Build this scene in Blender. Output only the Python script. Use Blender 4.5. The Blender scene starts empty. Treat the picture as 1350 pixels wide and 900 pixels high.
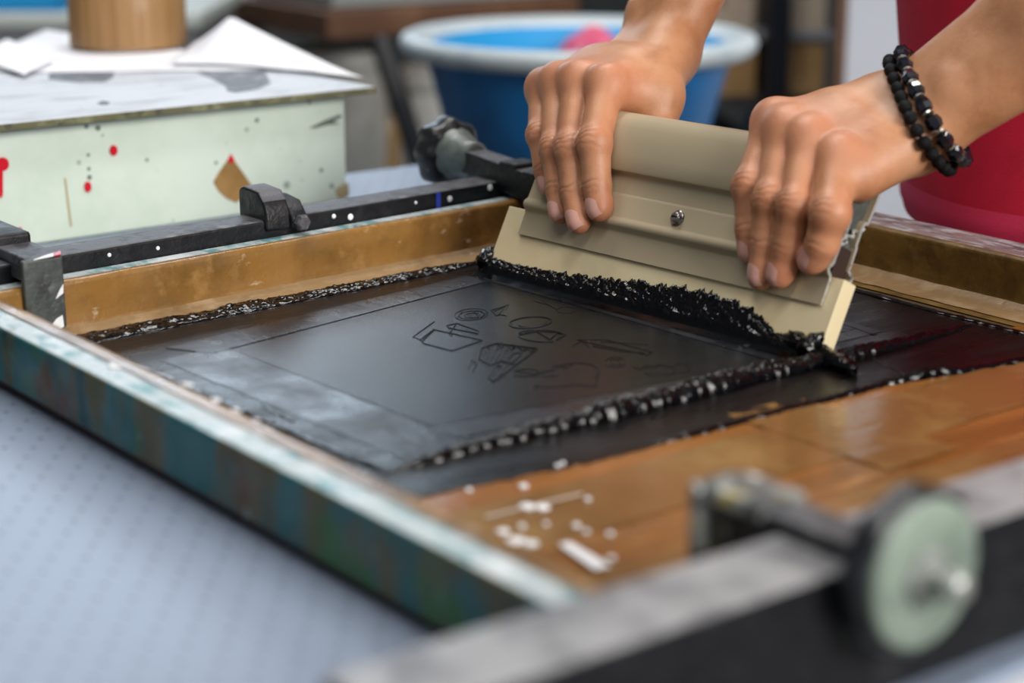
import bpy, bmesh, math, random
import numpy as np
from mathutils import Vector, Matrix, noise as mnoise

random.seed(7); rng = np.random.default_rng(7)
scene = bpy.context.scene
col = scene.collection

# ------------------------------------------------------------------ camera
F_PX, CX, CY, CAM_H = 2435.0, 675.0, 450.0, 0.273
PITCH = math.radians(15.57); TH = math.radians(38.04)
FWD_H = np.array([math.sin(TH), math.cos(TH), 0.0])
RIGHT = np.array([math.cos(TH), -math.sin(TH), 0.0])
UPZ = np.array([0.0, 0.0, 1.0])
FWD = FWD_H * math.cos(PITCH) - UPZ * math.sin(PITCH)
UPV = FWD_H * math.sin(PITCH) + UPZ * math.cos(PITCH)
CAM = np.array([0.0, 0.0, CAM_H])
cam_data = bpy.data.cameras.new('camera'); cam = bpy.data.objects.new('camera', cam_data); col.objects.link(cam)
m = Matrix.Identity(4)
for i in range(3):
    m[i][0] = RIGHT[i]; m[i][1] = UPV[i]; m[i][2] = -FWD[i]; m[i][3] = CAM[i]
cam.matrix_world = m
cam_data.sensor_width = 36.0; cam_data.lens = F_PX * 36.0 / 1350.0
cam_data.clip_start = 0.02
cam_data.dof.use_dof = True; cam_data.dof.focus_distance = 1.09; cam_data.dof.aperture_fstop = 4.4
scene.camera = cam

# ------------------------------------------------------------------ world, lights, exposure
scene.view_settings.view_transform = 'Standard'; scene.view_settings.look = 'None'
scene.view_settings.exposure = 0.0; scene.view_settings.gamma = 1.0
scene.view_settings.use_curve_mapping = False
w = bpy.data.worlds.new('world'); scene.world = w; w.use_nodes = True
bg = w.node_tree.nodes['Background']; bg.inputs[0].default_value = (0.80, 0.90, 1.0, 1); bg.inputs[1].default_value = 0.20

def area(name, loc, target, size, size_y, power, color):
    d = bpy.data.lights.new(name, 'AREA'); d.shape = 'RECTANGLE'; d.size = size; d.size_y = size_y
    d.energy = power; d.color = color
    o = bpy.data.objects.new(name, d); col.objects.link(o); o.location = loc
    o.rotation_euler = (Vector(target) - Vector(loc)).to_track_quat('-Z', 'Y').to_euler(); return o
# daylight through the wide workshop door on the camera's right, and the ceiling tube lamps
area('door_daylight', (0.9, -2.4, 1.35), (0.7, 0.7, 0.0), 1.7, 1.2, 128, (1.0, 0.96, 0.91))
area('tube_lamp_light', (1.2, 1.6, 2.06), (1.2, 1.6, 0), 1.5, 0.35, 34, (1.0, 0.98, 0.95))
area('tube_lamp_light', (-0.2, 0.2, 2.06), (-0.2, 0.2, 0), 1.5, 0.35, 16, (1.0, 0.98, 0.95))

# ------------------------------------------------------------------ helpers
def ray(x, y):
    return FWD + RIGHT * ((x - CX) / F_PX) - UPV * ((y - CY) / F_PX)
def atZ(x, y, z=0.0):
    d = ray(x, y); return CAM + d * ((z - CAM_H) / d[2])
def atX(x, y, X):
    d = ray(x, y); return CAM + d * (X / d[0])
def atY(x, y, Y):
    d = ray(x, y); return CAM + d * (Y / d[1])
def atD(x, y, D):
    return CAM + ray(x, y) * D
def nrm(v):
    v = np.asarray(v, float); return v / np.linalg.norm(v)

MATS = {}
def M(name, base, rough=0.5, metal=0.0, layers=(), bump=None, spec=0.5, coat=0.0, sss=0.0, attr=None, rough_noise=None):
    """procedural principled material; layers = (colour, kind, scale, lo, hi, stretch)"""
    mt = bpy.data.materials.new(name); mt.use_nodes = True; MATS[name] = mt
    nt = mt.node_tree; N = nt.nodes; L = nt.links
    b = N['Principled BSDF']
    b.inputs['Roughness'].default_value = rough; b.inputs['Metallic'].default_value = metal
    b.inputs['Specular IOR Level'].default_value = spec; b.inputs['Coat Weight'].default_value = coat
    if coat: b.inputs['Coat Roughness'].default_value = 0.12
    tc = N.new('ShaderNodeTexCoord')
    def tex(kind, scale, stretch=None, seed=0.0):
        mp = N.new('ShaderNodeMapping'); L.new(tc.outputs['Object'], mp.inputs[0])
        mp.inputs['Location'].default_value = (seed * 1.7, seed * 2.3, seed * 0.9)
        if stretch: mp.inputs['Scale'].default_value = stretch
        if kind == 'noise':
            t = N.new('ShaderNodeTexNoise'); t.inputs['Scale'].default_value = scale; t.inputs['Detail'].default_value = 6; t.inputs['Roughness'].default_value = .6
            L.new(mp.outputs[0], t.inputs['Vector']); return t.outputs['Fac']
        if kind == 'spots':
            t = N.new('ShaderNodeTexVoronoi'); t.inputs['Scale'].default_value = scale
            L.new(mp.outputs[0], t.inputs['Vector'])
            s = N.new('ShaderNodeSeparateColor'); L.new(t.outputs['Color'], s.inputs[0])
            a = N.new('ShaderNodeMath'); a.operation = 'MULTIPLY_ADD'; L.new(s.outputs[0], a.inputs[0]); a.inputs[1].default_value = 0.9
            L.new(t.outputs['Distance'], a.inputs[2]); return a.outputs[0]
        if kind == 'wave':
            t = N.new('ShaderNodeTexWave'); t.inputs['Scale'].default_value = scale; t.inputs['Distortion'].default_value = 3
            t.inputs['Detail'].default_value = 3
            L.new(mp.outputs[0], t.inputs['Vector']); return t.outputs['Fac']
    cur = None
    def rgb(c):
        n = N.new('ShaderNodeRGB'); n.outputs[0].default_value = (*c, 1); return n.outputs[0]
    cur = rgb(base)
    for i, l in enumerate(layers):
        c, kind, scale, lo, hi = l[:5]; st = l[5] if len(l) > 5 else None
        fac = tex(kind, scale, st, i * 3.1 + len(name))
        r = N.new('ShaderNodeMapRange'); L.new(fac, r.inputs[0]); r.inputs[1].default_value = lo; r.inputs[2].default_value = hi
        mx = N.new('ShaderNodeMix'); mx.data_type = 'RGBA'
        L.new(r.outputs[0], mx.inputs[0]); L.new(cur, mx.inputs[6]); mx.inputs[7].default_value = (*c, 1)
        cur = mx.outputs[2]
    if attr:
        for an, c, amt in attr:
            at = N.new('ShaderNodeAttribute'); at.attribute_name = an
            g = N.new('ShaderNodeMath'); g.operation = 'MULTIPLY'; g.use_clamp = True; L.new(at.outputs['Fac'], g.inputs[0]); g.inputs[1].default_value = amt
            mx = N.new('ShaderNodeMix'); mx.data_type = 'RGBA'; L.new(g.outputs[0], mx.inputs[0]); L.new(cur, mx.inputs[6]); mx.inputs[7].default_value = (*c, 1)
            cur = mx.outputs[2]
    L.new(cur, b.inputs['Base Color'])
    if rough_noise:
        sc, lo, hi = rough_noise[:3]; st = rough_noise[3] if len(rough_noise) > 3 else None
        f = tex('noise', sc, st, 5.5)
        r = N.new('ShaderNodeMapRange'); L.new(f, r.inputs[0]); r.inputs[1].default_value = .35; r.inputs[2].default_value = .65; r.inputs[3].default_value = lo; r.inputs[4].default_value = hi
        L.new(r.outputs[0], b.inputs['Roughness'])
    if bump:
        sc, strength = bump[:2]; st = bump[2] if len(bump) > 2 else None
        f = tex('noise', sc, st, 9.1)
        bn = N.new('ShaderNodeBump'); bn.inputs['Strength'].default_value = strength; bn.inputs['Distance'].default_value = 0.002
        L.new(f, bn.inputs['Height']); L.new(bn.outputs[0], b.inputs['Normal'])
    if sss:
        b.inputs['Subsurface Weight'].default_value = sss; b.inputs['Subsurface Radius'].default_value = (1.0, .35, .2)
        b.inputs['Subsurface Scale'].default_value = 0.004
    return mt

def root(name, label, cat, loc=(0, 0, 0), group=None):
    o = bpy.data.objects.new(name, None); col.objects.link(o); o.location = loc; o.empty_display_size = .02
    o['label'] = label; o['category'] = cat
    if group: o['group'] = group
    return o
def obj(name, verts, faces, mat, parent=None, smooth=False, label=None, cat=None, group=None, kind=None, bevel=0, seg=2):
    me = bpy.data.meshes.new(name)
    me.from_pydata([tuple(float(c) for c in v) for v in verts], [], [tuple(int(i) for i in f) for f in faces]); me.update()
    bm = bmesh.new(); bm.from_mesh(me); bmesh.ops.recalc_face_normals(bm, faces=bm.faces); bm.to_mesh(me); bm.free()
    if smooth: me.polygons.foreach_set('use_smooth', [True] * len(me.polygons))
    o = bpy.data.objects.new(name, me); col.objects.link(o)
    if mat is not None: me.materials.append(MATS[mat] if isinstance(mat, str) else mat)
    if parent is not None:
        o.parent = parent
        p = parent; off = Vector((0, 0, 0))
        while p is not None:
            off += Vector(p.location); p = p.parent
        o.location = -off
    if label: o['label'] = label
    if cat: o['category'] = cat
    if group: o['group'] = group
    if kind: o['kind'] = kind
    if bevel:
        b = o.modifiers.new('bevel', 'BEVEL'); b.width = bevel; b.segments = seg; b.limit_method = 'ANGLE'; b.angle_limit = math.radians(40)
        me.polygons.foreach_set('use_smooth', [True] * len(me.polygons))
        wn = o.modifiers.new('wn', 'WEIGHTED_NORMAL'); wn.keep_sharp = True
    return o
class G:
    """collects shapes for one mesh"""
    def __init__(s): s.v = []; s.f = []
    def add(s, v, f):
        n = len(s.v); s.v += [tuple(p) for p in v]; s.f += [tuple(i + n for i in q) for q in f]; return s
    def box(s, x0, x1, y0, y1, z0, z1):
        return s.add([(x0, y0, z0), (x1, y0, z0), (x1, y1, z0), (x0, y1, z0), (x0, y0, z1), (x1, y0, z1), (x1, y1, z1), (x0, y1, z1)],
                     [(0, 3, 2, 1), (4, 5, 6, 7), (0, 1, 5, 4), (1, 2, 6, 5), (2, 3, 7, 6), (3, 0, 4, 7)])
    def obox(s, o, ax, ay, az):
        """box from origin corner o with edge vectors"""
        o, ax, ay, az = map(np.asarray, (o, ax, ay, az))
        p = [o, o + ax, o + ax + ay, o + ay]; p += [q + az for q in p]
        return s.add(p, [(0, 3, 2, 1), (4, 5, 6, 7), (0, 1, 5, 4), (1, 2, 6, 5), (2, 3, 7, 6), (3, 0, 4, 7)])
    def tube(s, pts, rad, n=12, closed_ends=True):
        pts = [np.asarray(p, float) for p in pts]
        rad = rad if hasattr(rad, '__len__') else [rad] * len(pts)
        rings = []; prev = None
        for i, p in enumerate(pts):
            t = nrm(pts[min(i + 1, len(pts) - 1)] - pts[max(i - 1, 0)])
            if prev is None: a = np.cross(t, (0, 0, 1) if abs(t[2]) < .9 else (1, 0, 0))
            else: a = prev - t * (prev @ t)
            a = nrm(a); prev = a; b = np.cross(t, a)
            rings.append([p + rad[i] * (a * math.cos(k * 2 * math.pi / n) + b * math.sin(k * 2 * math.pi / n)) for k in range(n)])
        v = [q for r in rings for q in r]; f = []
        for i in range(len(pts) - 1):
            for k in range(n):
                f.append((i * n + k, i * n + (k + 1) % n, (i + 1) * n + (k + 1) % n, (i + 1) * n + k))
        if closed_ends:
            f.append(tuple(range(n))[::-1]); f.append(tuple(range((len(pts) - 1) * n, len(pts) * n)))
        return s.add(v, f)
    def lathe(s, c, axis, prof, n=32, lobes=0, lobe_amp=0, ring=False):
        """prof = [(radius, along)]"""
        if ring: prof = list(prof) + [prof[0]]
        axis = nrm(axis); a = nrm(np.cross(axis, (0, 0, 1) if abs(axis[2]) < .9 else (1, 0, 0))); b = np.cross(axis, a); c = np.asarray(c, float)
        v = []; f = []
        for r, h in prof:
            for k in range(n):
                t = k * 2 * math.pi / n; rr = r * (1 + lobe_amp * math.cos(lobes * t)) if lobes else r
                v.append(c + axis * h + rr * (a * math.cos(t) + b * math.sin(t)))
        for i in range(len(prof) - 1):
            for k in range(n):
                f.append((i * n + k, i * n + (k + 1) % n, (i + 1) * n + (k + 1) % n, (i + 1) * n + k))
        if prof[0][0] > 1e-6 and not ring: f.append(tuple(range(n))[::-1])
        if prof[-1][0] > 1e-6 and not ring: f.append(tuple(range((len(prof) - 1) * n, len(prof) * n)))
        return s.add(v, f)
    def prism(s, poly, base, up):
        """polygon (list of 3D pts) extruded along up"""
        n = len(poly); up = np.asarray(up)
        v = [np.asarray(p) + np.asarray(base) for p in poly]; v += [p + up for p in v]
        return s.add(v, [tuple(range(n))[::-1], tuple(range(n, 2 * n))] + [(i, (i + 1) % n, n + (i + 1) % n, n + i) for i in range(n)])
    def build(s, name, mat, parent=None, **kw): return obj(name, s.v, s.f, mat, parent, **kw)
def grid(nu, nv, fn):
    v = [fn(i / (nu - 1), j / (nv - 1)) for i in range(nu) for j in range(nv)]
    f = [(i * nv + j, (i + 1) * nv + j, (i + 1) * nv + j + 1, i * nv + j + 1) for i in range(nu - 1) for j in range(nv - 1)]
    return v, f
def nz(*p, o=0):
    return mnoise.noise(Vector((p[0], p[1] if len(p) > 1 else 3.3, p[2] if len(p) > 2 else 7.7 + o)))

# ------------------------------------------------------------------ materials
M('teal_paint', (.010, .105, .115), .36, layers=[((.085, .075, .030), 'noise', 26, .47, .55, (1, 1, .35)), ((.004, .05, .062), 'noise', 30, .54, .60, (1, 1.2, .5)),
  ((.025, .115, .03), 'noise', 16, .57, .64), ((.10, .05, .028), 'noise', 22, .58, .66, (1, 1, .6)), ((.20, .30, .29), 'noise', 90, .66, .72)], bump=(120, .3), rough_noise=(40, .3, .55), spec=.4)
M('rail_top_paint', (.46, .52, .53), .32, layers=[((.13, .29, .31), 'noise', 60, .50, .62, (1.6, .6, 1)), ((.68, .72, .74), 'noise', 26, .55, .66), ((.22, .13, .07), 'noise', 90, .66, .73)], bump=(140, .4), rough_noise=(50, .2, .45))  # pale base holds the sky's reflection on rail tops; smears are paint
M('worn_rail_wood', (.24, .17, .17), .55, layers=[((.42, .40, .42), 'noise', 70, .5, .62, (2.2, .7, 1)), ((.06, .06, .07), 'noise', 90, .55, .66, (2, .6, 1)), ((.24, .10, .06), 'noise', 60, .6, .7)], bump=(200, .5))
M('brown_tape', (.27, .135, .032), .3, layers=[((.155, .08, .022), 'noise', 16, .42, .62), ((.36, .20, .065), 'noise', 34, .55, .70), ((.50, .40, .27), 'noise', 48, .645, .74, (1, 1, 2))], bump=(60, .4), coat=.2, rough_noise=(30, .2, .42))
M('dark_brown_tape', (.17, .095, .02), .42, layers=[((.11, .06, .012), 'noise', 60, .45, .6), ((.25, .16, .05), 'noise', 30, .56, .7)], bump=(140, .35))  # brown tape with the right side's shade put into its colour
M('tape_lip', (.30, .19, .09), .36, layers=[((.40, .28, .16), 'noise', 60, .5, .66), ((.20, .12, .05), 'noise', 40, .55, .7)], bump=(120, .3))
M('floor_tape', (.30, .115, .026), .2, layers=[((.20, .085, .02), 'noise', 12, .42, .6, (.5, 2.4, 1)), ((.44, .22, .07), 'noise', 20, .55, .7, (.6, 3, 1)), ((.14, .06, .02), 'noise', 30, .6, .75, (.4, 4, 1))], bump=(50, .25, (.5, 2, 1)), coat=.3, rough_noise=(25, .1, .3))
M('floor_tape_olive', (.20, .095, .027), .17, layers=[((.30, .17, .06), 'noise', 16, .45, .65), ((.17, .085, .025), 'noise', 20, .55, .7)], bump=(50, .15), coat=.3)
M('screen_mesh', (.10, .07, .04), .35)
M('ink_film', (.002, .0018, .0022), .3, spec=.26, layers=[((.005, .0035, .003), 'noise', 30, .5, .65, (.4, 3, 1))], bump=(70, .18, (.4, 3, 1)), rough_noise=(20, .2, .42, (.5, 2, 1)))
M('ink_wet', (.0012, .0012, .002), .07, spec=.36, bump=(1100, .08))
M('ink_edge_tape', (.006, .007, .011), .28, spec=.55, bump=(160, .3, (1, .25, 1)), rough_noise=(22, .22, .4, (1.2, 1.2, 1)))
M('stencil', (.005, .0055, .007), .2, spec=.3, layers=[((.009, .010, .012), 'noise', 14, .45, .65)], bump=(900, .12))
M('line_ink', (.003, .003, .004), .5, spec=.2)
M('white_paint', (.82, .83, .85), .5)
M('handle_paint', (.425, .355, .235), .28, layers=[((.41, .342, .225), 'noise', 6, .4, .65)], spec=.5)
M('cut_aluminium', (.62, .64, .62), .35, metal=.6, layers=[((.2, .21, .2), 'noise', 200, .55, .65)])
M('core_grey', (.055, .06, .055), .6, layers=[((.10, .105, .095), 'noise', 120, .5, .65)], bump=(300, .4))
M('blade_rubber', (.74, .63, .40), .45, layers=[((.70, .57, .34), 'noise', 14, .45, .65), ((.60, .48, .30), 'noise', 90, .66, .76)], sss=.08)
M('steel', (.38, .34, .33), .3, metal=.9, layers=[((.12, .09, .09), 'noise', 260, .5, .62)])
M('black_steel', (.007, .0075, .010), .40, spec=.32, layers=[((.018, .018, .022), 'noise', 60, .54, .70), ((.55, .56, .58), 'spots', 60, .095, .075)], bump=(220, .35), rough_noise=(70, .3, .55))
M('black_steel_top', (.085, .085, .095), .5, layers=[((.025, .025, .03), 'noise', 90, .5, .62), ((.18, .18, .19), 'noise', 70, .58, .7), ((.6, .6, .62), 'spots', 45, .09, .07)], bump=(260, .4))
M('grey_steel', (.075, .085, .082), .45, metal=.3, layers=[((.035, .04, .038), 'noise', 50, .45, .6, (1, 1, .5)), ((.13, .14, .13), 'noise', 110, .6, .7)], bump=(240, .3))
M('knob_plastic', (.012, .013, .016), .35, layers=[((.10, .11, .11), 'noise', 70, .58, .7)])
M('hub_grey', (.17, .20, .185), .4, layers=[((.10, .12, .11), 'noise', 60, .45, .6), ((.25, .10, .09), 'noise', 130, .68, .74)])
M('disc_green', (.24, .30, .25), .5, layers=[((.16, .21, .17), 'noise', 40, .45, .6), ((.08, .11, .11), 'noise', 70, .6, .7)])
M('bolt_metal', (.42, .44, .42), .35, metal=.5, layers=[((.12, .13, .12), 'noise', 150, .5, .6)])
M('cream_box', (.67, .76, .66), .42, layers=[((.60, .70, .59), 'noise', 20, .45, .65), ((.30, .36, .31), 'spots', 60, .26, .2), ((.50, .46, .28), 'spots', 34, .15, .11), ((.16, .19, .16), 'spots', 110, .30, .22), ((.56, .40, .28), 'spots', 28, .12, .09), ((.50, .42, .26), 'noise', 17, .69, .78)], bump=(90, .12))
M('lid_top', (.55, .58, .63), .5, layers=[((.40, .43, .47), 'noise', 24, .5, .64, (.6, 1.5, 1)), ((.22, .23, .26), 'noise', 55, .64, .72)], bump=(120, .12))
M('lid_edge', (.12, .115, .055), .6, layers=[((.25, .25, .14), 'noise', 70, .5, .65), ((.05, .05, .03), 'noise', 90, .58, .68)])
M('smudge_grey', (.07, .072, .08), .5, layers=[((.22, .23, .26), 'noise', 60, .5, .66), ((.03, .03, .035), 'noise', 90, .58, .66)])
M('red_drip', (.62, .012, .03), .22, coat=.3)
M('brown_patch', (.36, .20, .06), .5, layers=[((.28, .15, .04), 'noise', 40, .45, .6)])
M('paper', (.88, .89, .94), .6)
M('cardboard', (.34, .185, .07), .55, layers=[((.25, .125, .04), 'noise', 26, .45, .62, (6, 6, .12)), ((.45, .28, .13), 'noise', 40, .58, .7, (8, 8, .1))], coat=.1)
M('blue_plastic', (.006, .15, .42), .4, layers=[((.004, .08, .24), 'noise', 6, .45, .65), ((.012, .15, .36), 'noise', 14, .6, .7)])
M('bright_blue', (.008, .30, .66), .6)
M('rim_white', (.58, .66, .70), .4, layers=[((.40, .50, .56), 'noise', 12, .5, .66)])
M('pink_cloth', (.68, .10, .20), .8, layers=[((.75, .55, .60), 'noise', 14, .5, .6)])
M('brown_wood', (.11, .05, .025), .45, layers=[((.18, .09, .045), 'noise', 12, .5, .66)])
M('dark_metal', (.010, .011, .016), .4)
M('white_bucket', (.70, .70, .66), .45, layers=[((.55, .52, .46), 'noise', 8, .5, .65)])
M('grey_metal', (.25, .26, .29), .45, layers=[((.16, .16, .18), 'noise', 6, .5, .65)])
M('carton', (.42, .25, .10), .7, layers=[((.33, .19, .075), 'noise', 7, .45, .62)])
M('carton_pale', (.52, .42, .32), .7, layers=[((.42, .33, .25), 'noise', 7, .45, .62)])
M('shelf_dark', (.035, .03, .03), .5)
M('panel_white', (.52, .55, .62), .55, layers=[((.46, .49, .56), 'noise', 3, .4, .65)])
M('wall_plaster', (.13, .14, .14), .8, layers=[((.09, .095, .10), 'noise', 1.6, .45, .65), ((.19, .20, .20), 'noise', 3.5, .58, .7)])
M('concrete', (.17, .17, .165), .75, layers=[((.11, .11, .105), 'noise', 2.2, .45, .65)])
M('ceiling_paint', (.45, .46, .47), .85)
M('red_shirt', (.60, .004, .036), .75, layers=[((.42, .003, .022), 'noise', 9, .45, .65)], bump=(700, .15))
M('dark_trousers', (.012, .013, .018), .8)
M('bead_matte', (.004, .004, .005), .6, spec=.2, bump=(900, .5))
M('bead_gloss', (.006, .007, .012), .08, spec=.8)
M('silver', (.45, .44, .40), .3, metal=.95)
M('hair', (.012, .009, .007), .55)
M('nail', (.66, .36, .30), .28, spec=.5, sss=.1)
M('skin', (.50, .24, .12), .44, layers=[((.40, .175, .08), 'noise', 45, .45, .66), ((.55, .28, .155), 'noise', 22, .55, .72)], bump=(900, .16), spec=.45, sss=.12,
  attr=[('ruddy', (.55, .20, .12), .75), ('crease_shade', (.15, .06, .035), .62)])  # finger-joint folds darkened, their shade put into the skin colour
def dotted(name, base, dot, pitch, radius):
    mt = bpy.data.materials.new(name); mt.use_nodes = True; MATS[name] = mt; N = mt.node_tree.nodes; L = mt.node_tree.links; b = N['Principled BSDF']
    tc = N.new('ShaderNodeTexCoord'); mp = N.new('ShaderNodeMapping'); L.new(tc.outputs['Object'], mp.inputs[0])
    mp.inputs['Rotation'].default_value = (0, 0, math.radians(38)); mp.inputs['Scale'].default_value = (1 / pitch, 1 / pitch, 1 / pitch)
    fr = N.new('ShaderNodeVectorMath'); fr.operation = 'FRACTION'; L.new(mp.outputs[0], fr.inputs[0])
    sb = N.new('ShaderNodeVectorMath'); sb.operation = 'SUBTRACT'; L.new(fr.outputs[0], sb.inputs[0]); sb.inputs[1].default_value = (.5, .5, 0)
    ml = N.new('ShaderNodeVectorMath'); ml.operation = 'MULTIPLY'; L.new(sb.outputs[0], ml.inputs[0]); ml.inputs[1].default_value = (1, 1, 0)
    ln = N.new('ShaderNodeVectorMath'); ln.operation = 'LENGTH'; L.new(ml.outputs[0], ln.inputs[0])
    r = N.new('ShaderNodeMapRange'); L.new(ln.outputs['Value'], r.inputs[0]); r.inputs[1].default_value = radius / pitch * 1.15; r.inputs[2].default_value = radius / pitch * .8
    mx = N.new('ShaderNodeMix'); mx.data_type = 'RGBA'; L.new(r.outputs[0], mx.inputs[0]); mx.inputs[6].default_value = (*base, 1); mx.inputs[7].default_value = (*dot, 1)
    L.new(mx.outputs[2], b.inputs['Base Color']); b.inputs['Roughness'].default_value = .38
    bn = N.new('ShaderNodeBump'); bn.inputs['Strength'].default_value = .6; bn.inputs['Distance'].default_value = .001; bn.invert = True
    L.new(r.outputs[0], bn.inputs['Height']); L.new(bn.outputs[0], b.inputs['Normal'])
dotted('platen_vinyl', (.27, .325, .43), (.10, .12, .17), .0135, .0013)

# ------------------------------------------------------------------ room shell
FLOOR_Z = -0.86
def struct(name, g, mat, label):
    o = g.build(name, mat); o['kind'] = 'structure'; o['label'] = label; return o
struct('floor', G().box(-2.2, 5.0, -2.6, 5.0, FLOOR_Z - .05, FLOOR_Z), 'concrete', 'grey concrete workshop floor')
wv = root('wall_back', 'grey plastered back wall of the workshop with a window', 'wall'); del wv['category']; wv['kind'] = 'structure'
WX0, WX1, WZ0, WZ1 = 1.45, 3.25, .95, 1.95
for a_ in ((-2.2, WX0, FLOOR_Z, 2.1), (WX1, 5.0, FLOOR_Z, 2.1), (WX0, WX1, FLOOR_Z, WZ0), (WX0, WX1, WZ1, 2.1)):
    G().box(a_[0], a_[1], 4.6, 4.7, a_[2], a_[3]).build('wall_section', 'wall_plaster', wv)
wn_ = root('window_1', 'bright daylit window with a pale frame in the back wall', 'window', (WX0, 4.6, WZ0)); del wn_['category']; wn_['kind'] = 'structure'
M('window_frame', (.55, .57, .58), .5); M('daylit_glass', (.8, .88, 1.0), .2)
_b = MATS['daylit_glass'].node_tree.nodes['Principled BSDF']; _b.inputs['Emission Color'].default_value = (.72, .86, 1.0, 1); _b.inputs['Emission Strength'].default_value = 5.0
for i in range(3):
    a0 = WX0 + .05 + i * .5833; G().box(a0, a0 + .5333, 4.66, 4.67, WZ0 + .05, WZ1 - .05).build('pane', 'daylit_glass', wn_)
for a0 in (WX0, WX0 + .5833, WX0 + 1.1667, WX1 - .05): G().box(a0, a0 + .05, 4.62, 4.69, WZ0, WZ1).build('mullion', 'window_frame', wn_)
for z in (WZ0, WZ1 - .05): G().box(WX0, WX1, 4.61, 4.69, z, z + .05).build('rail', 'window_frame', wn_)
struct('wall_right', G().box(4.6, 4.7, -2.6, 4.6, FLOOR_Z, 2.1), 'wall_plaster', 'grey plastered side wall of the workshop')
struct('ceiling', G().box(-2.2, 5.0, -2.6, 5.0, 2.1, 2.15), 'ceiling_paint', 'pale workshop ceiling')

# ------------------------------------------------------------------ printing table
M('table_white', (.60, .62, .66), .4); M('table_green', (.50, .58, .50), .45, layers=[((.42, .50, .43), 'noise', 8, .45, .65)]); M('edge_blue', (.10, .35, .45), .5)
PLZ = -.006
tb = root('printing_table', 'pale green printing table with a dotted blue-grey vinyl top', 'table', (.55, .82, FLOOR_Z))
G().box(.08, .935, .345, 1.288, -.03, -.010).build('table_top', 'table_white', tb, bevel=.003)
G().box(.085, .932, .352, 1.284, -.010, PLZ).build('vinyl_cover', 'platen_vinyl', tb, bevel=.001)
G().box(.11, .915, .362, .385, -.16, -.03).build('apron', 'table_green', tb, bevel=.002)
G().box(.11, .915, 1.25, 1.27, -.16, -.03).build('apron', 'table_green', tb, bevel=.002)
G().box(.11, .13, .385, 1.25, -.16, -.03).build('apron', 'table_green', tb, bevel=.002)
G().box(.895, .915, .385, 1.25, -.16, -.03).build('apron', 'table_green', tb, bevel=.002)
G().box(.11, .915, .3608, .362, -.062, -.056).build('painted_line', 'edge_blue', tb)
for x in (.13, .855):
    for y in (.385, 1.21):
        G().box(x, x + .04, y, y + .04, FLOOR_Z, -.03).build('leg', 'table_green', tb, bevel=.002)

# ------------------------------------------------------------------ screen frame
IN = dict(BL=(.374, .9325), BR=(.886, .973), NR=(.876, .400), NL=(.374, .424))
OUT = dict(BL=(.350, .9506), BR=(.925, .994), NR=(.915, .376), NL=(.350, .400))
RH = .030
fr = root('silkscreen', 'wooden silkscreen with teal painted sides and brown taped inside', 'silkscreen', (.62, .68, PLZ))
def quad_prism(pts, z0, z1):
    g = G(); g.prism([(p[0], p[1], z0) for p in pts], (0, 0, 0), (0, 0, z1 - z0)); return g
def two_mat(o, m2, test):
    o.data.materials.append(MATS[m2])
    for p in o.data.polygons:
        if test(p.normal, p.center): p.material_index = 1
def rail(a, b, mat, top):
    o = quad_prism([IN[a], IN[b], OUT[b], OUT[a]], 0, RH).build('frame_rail', mat, fr, bevel=.0022, seg=3)
    two_mat(o, top, lambda n, c: n.z > .7); return o
rail('NL', 'BL', 'teal_paint', 'rail_top_paint'); rail('BL', 'BR', 'teal_paint', 'rail_top_paint')
rail('BR', 'NR', 'dark_brown_tape', 'worn_rail_wood'); rail('NR', 'NL', 'teal_paint', 'rail_top_paint')
M('gasket', (.035, .012, .008), .6)  # dark spacer under the rails, coloured as their shadow gap
g = G()
for a, b in (('NL', 'BL'), ('BL', 'BR'), ('BR', 'NR'), ('NR', 'NL')):
    mid = lambda k: tuple(.8 * o + .2 * i for i, o in zip(IN[k], OUT[k]))
    q = [IN[a], IN[b], mid(b), mid(a)]
    g.prism([(p[0], p[1], PLZ) for p in q], (0, 0, 0), (0, 0, -PLZ + .0003))
g.build('gasket', 'gasket', fr)
quad_prism([IN['NL'], IN['NR'], IN['BR'], IN['BL']], -.0015, 0).build('screen_mesh', 'screen_mesh', fr)
def wall_tape(a, b, mat, lift=.0, over=.0):
    A = np.array([*IN[a], 0.]); B = np.array([*IN[b], 0.]); d = nrm(B - A); nin = np.array([-d[1], d[0], 0]);
    c = np.array([.63, .68, 0.]);
    if (c - A) @ nin < 0: nin = -nin
    n = 60
    def fn(u, v):
        p = A + (B - A) * u; s = v
        # profile: from rail top edge, down the wall, curving on to the mesh
        prof = [(-.009 if a == 'NL' else -.004, RH + .0008), (-.001, RH + .0008), (.0006, RH - .0005), (.0012, RH - .006), (.0014, .012), (.0022, .004), (.005, .0014), (.012, .0009), (.034, .0008)]
        k = s * (len(prof) - 1); i = min(int(k), len(prof) - 2); f = k - i
        x = prof[i][0] * (1 - f) + prof[i + 1][0] * f; z = prof[i][1] * (1 - f) + prof[i + 1][1] * f
        wob = .0007 * nz(u * 40, v * 6, o=hash(a) % 7) * (1 if .15 < v < .85 else 0)
        return p + nin * (x + wob) + np.array([0, 0, z + max(0, wob) * (v > .7)])
    v, f = grid(n, 25, fn)
    return obj('edge_tape', v, f, mat, fr, smooth=True)
wall_tape('BL', 'BR', 'brown_tape'); wall_tape('BR', 'NR', 'dark_brown_tape'); wall_tape('NR', 'NL', 'brown_tape'); wall_tape('NL', 'BL', 'brown_tape')
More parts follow.
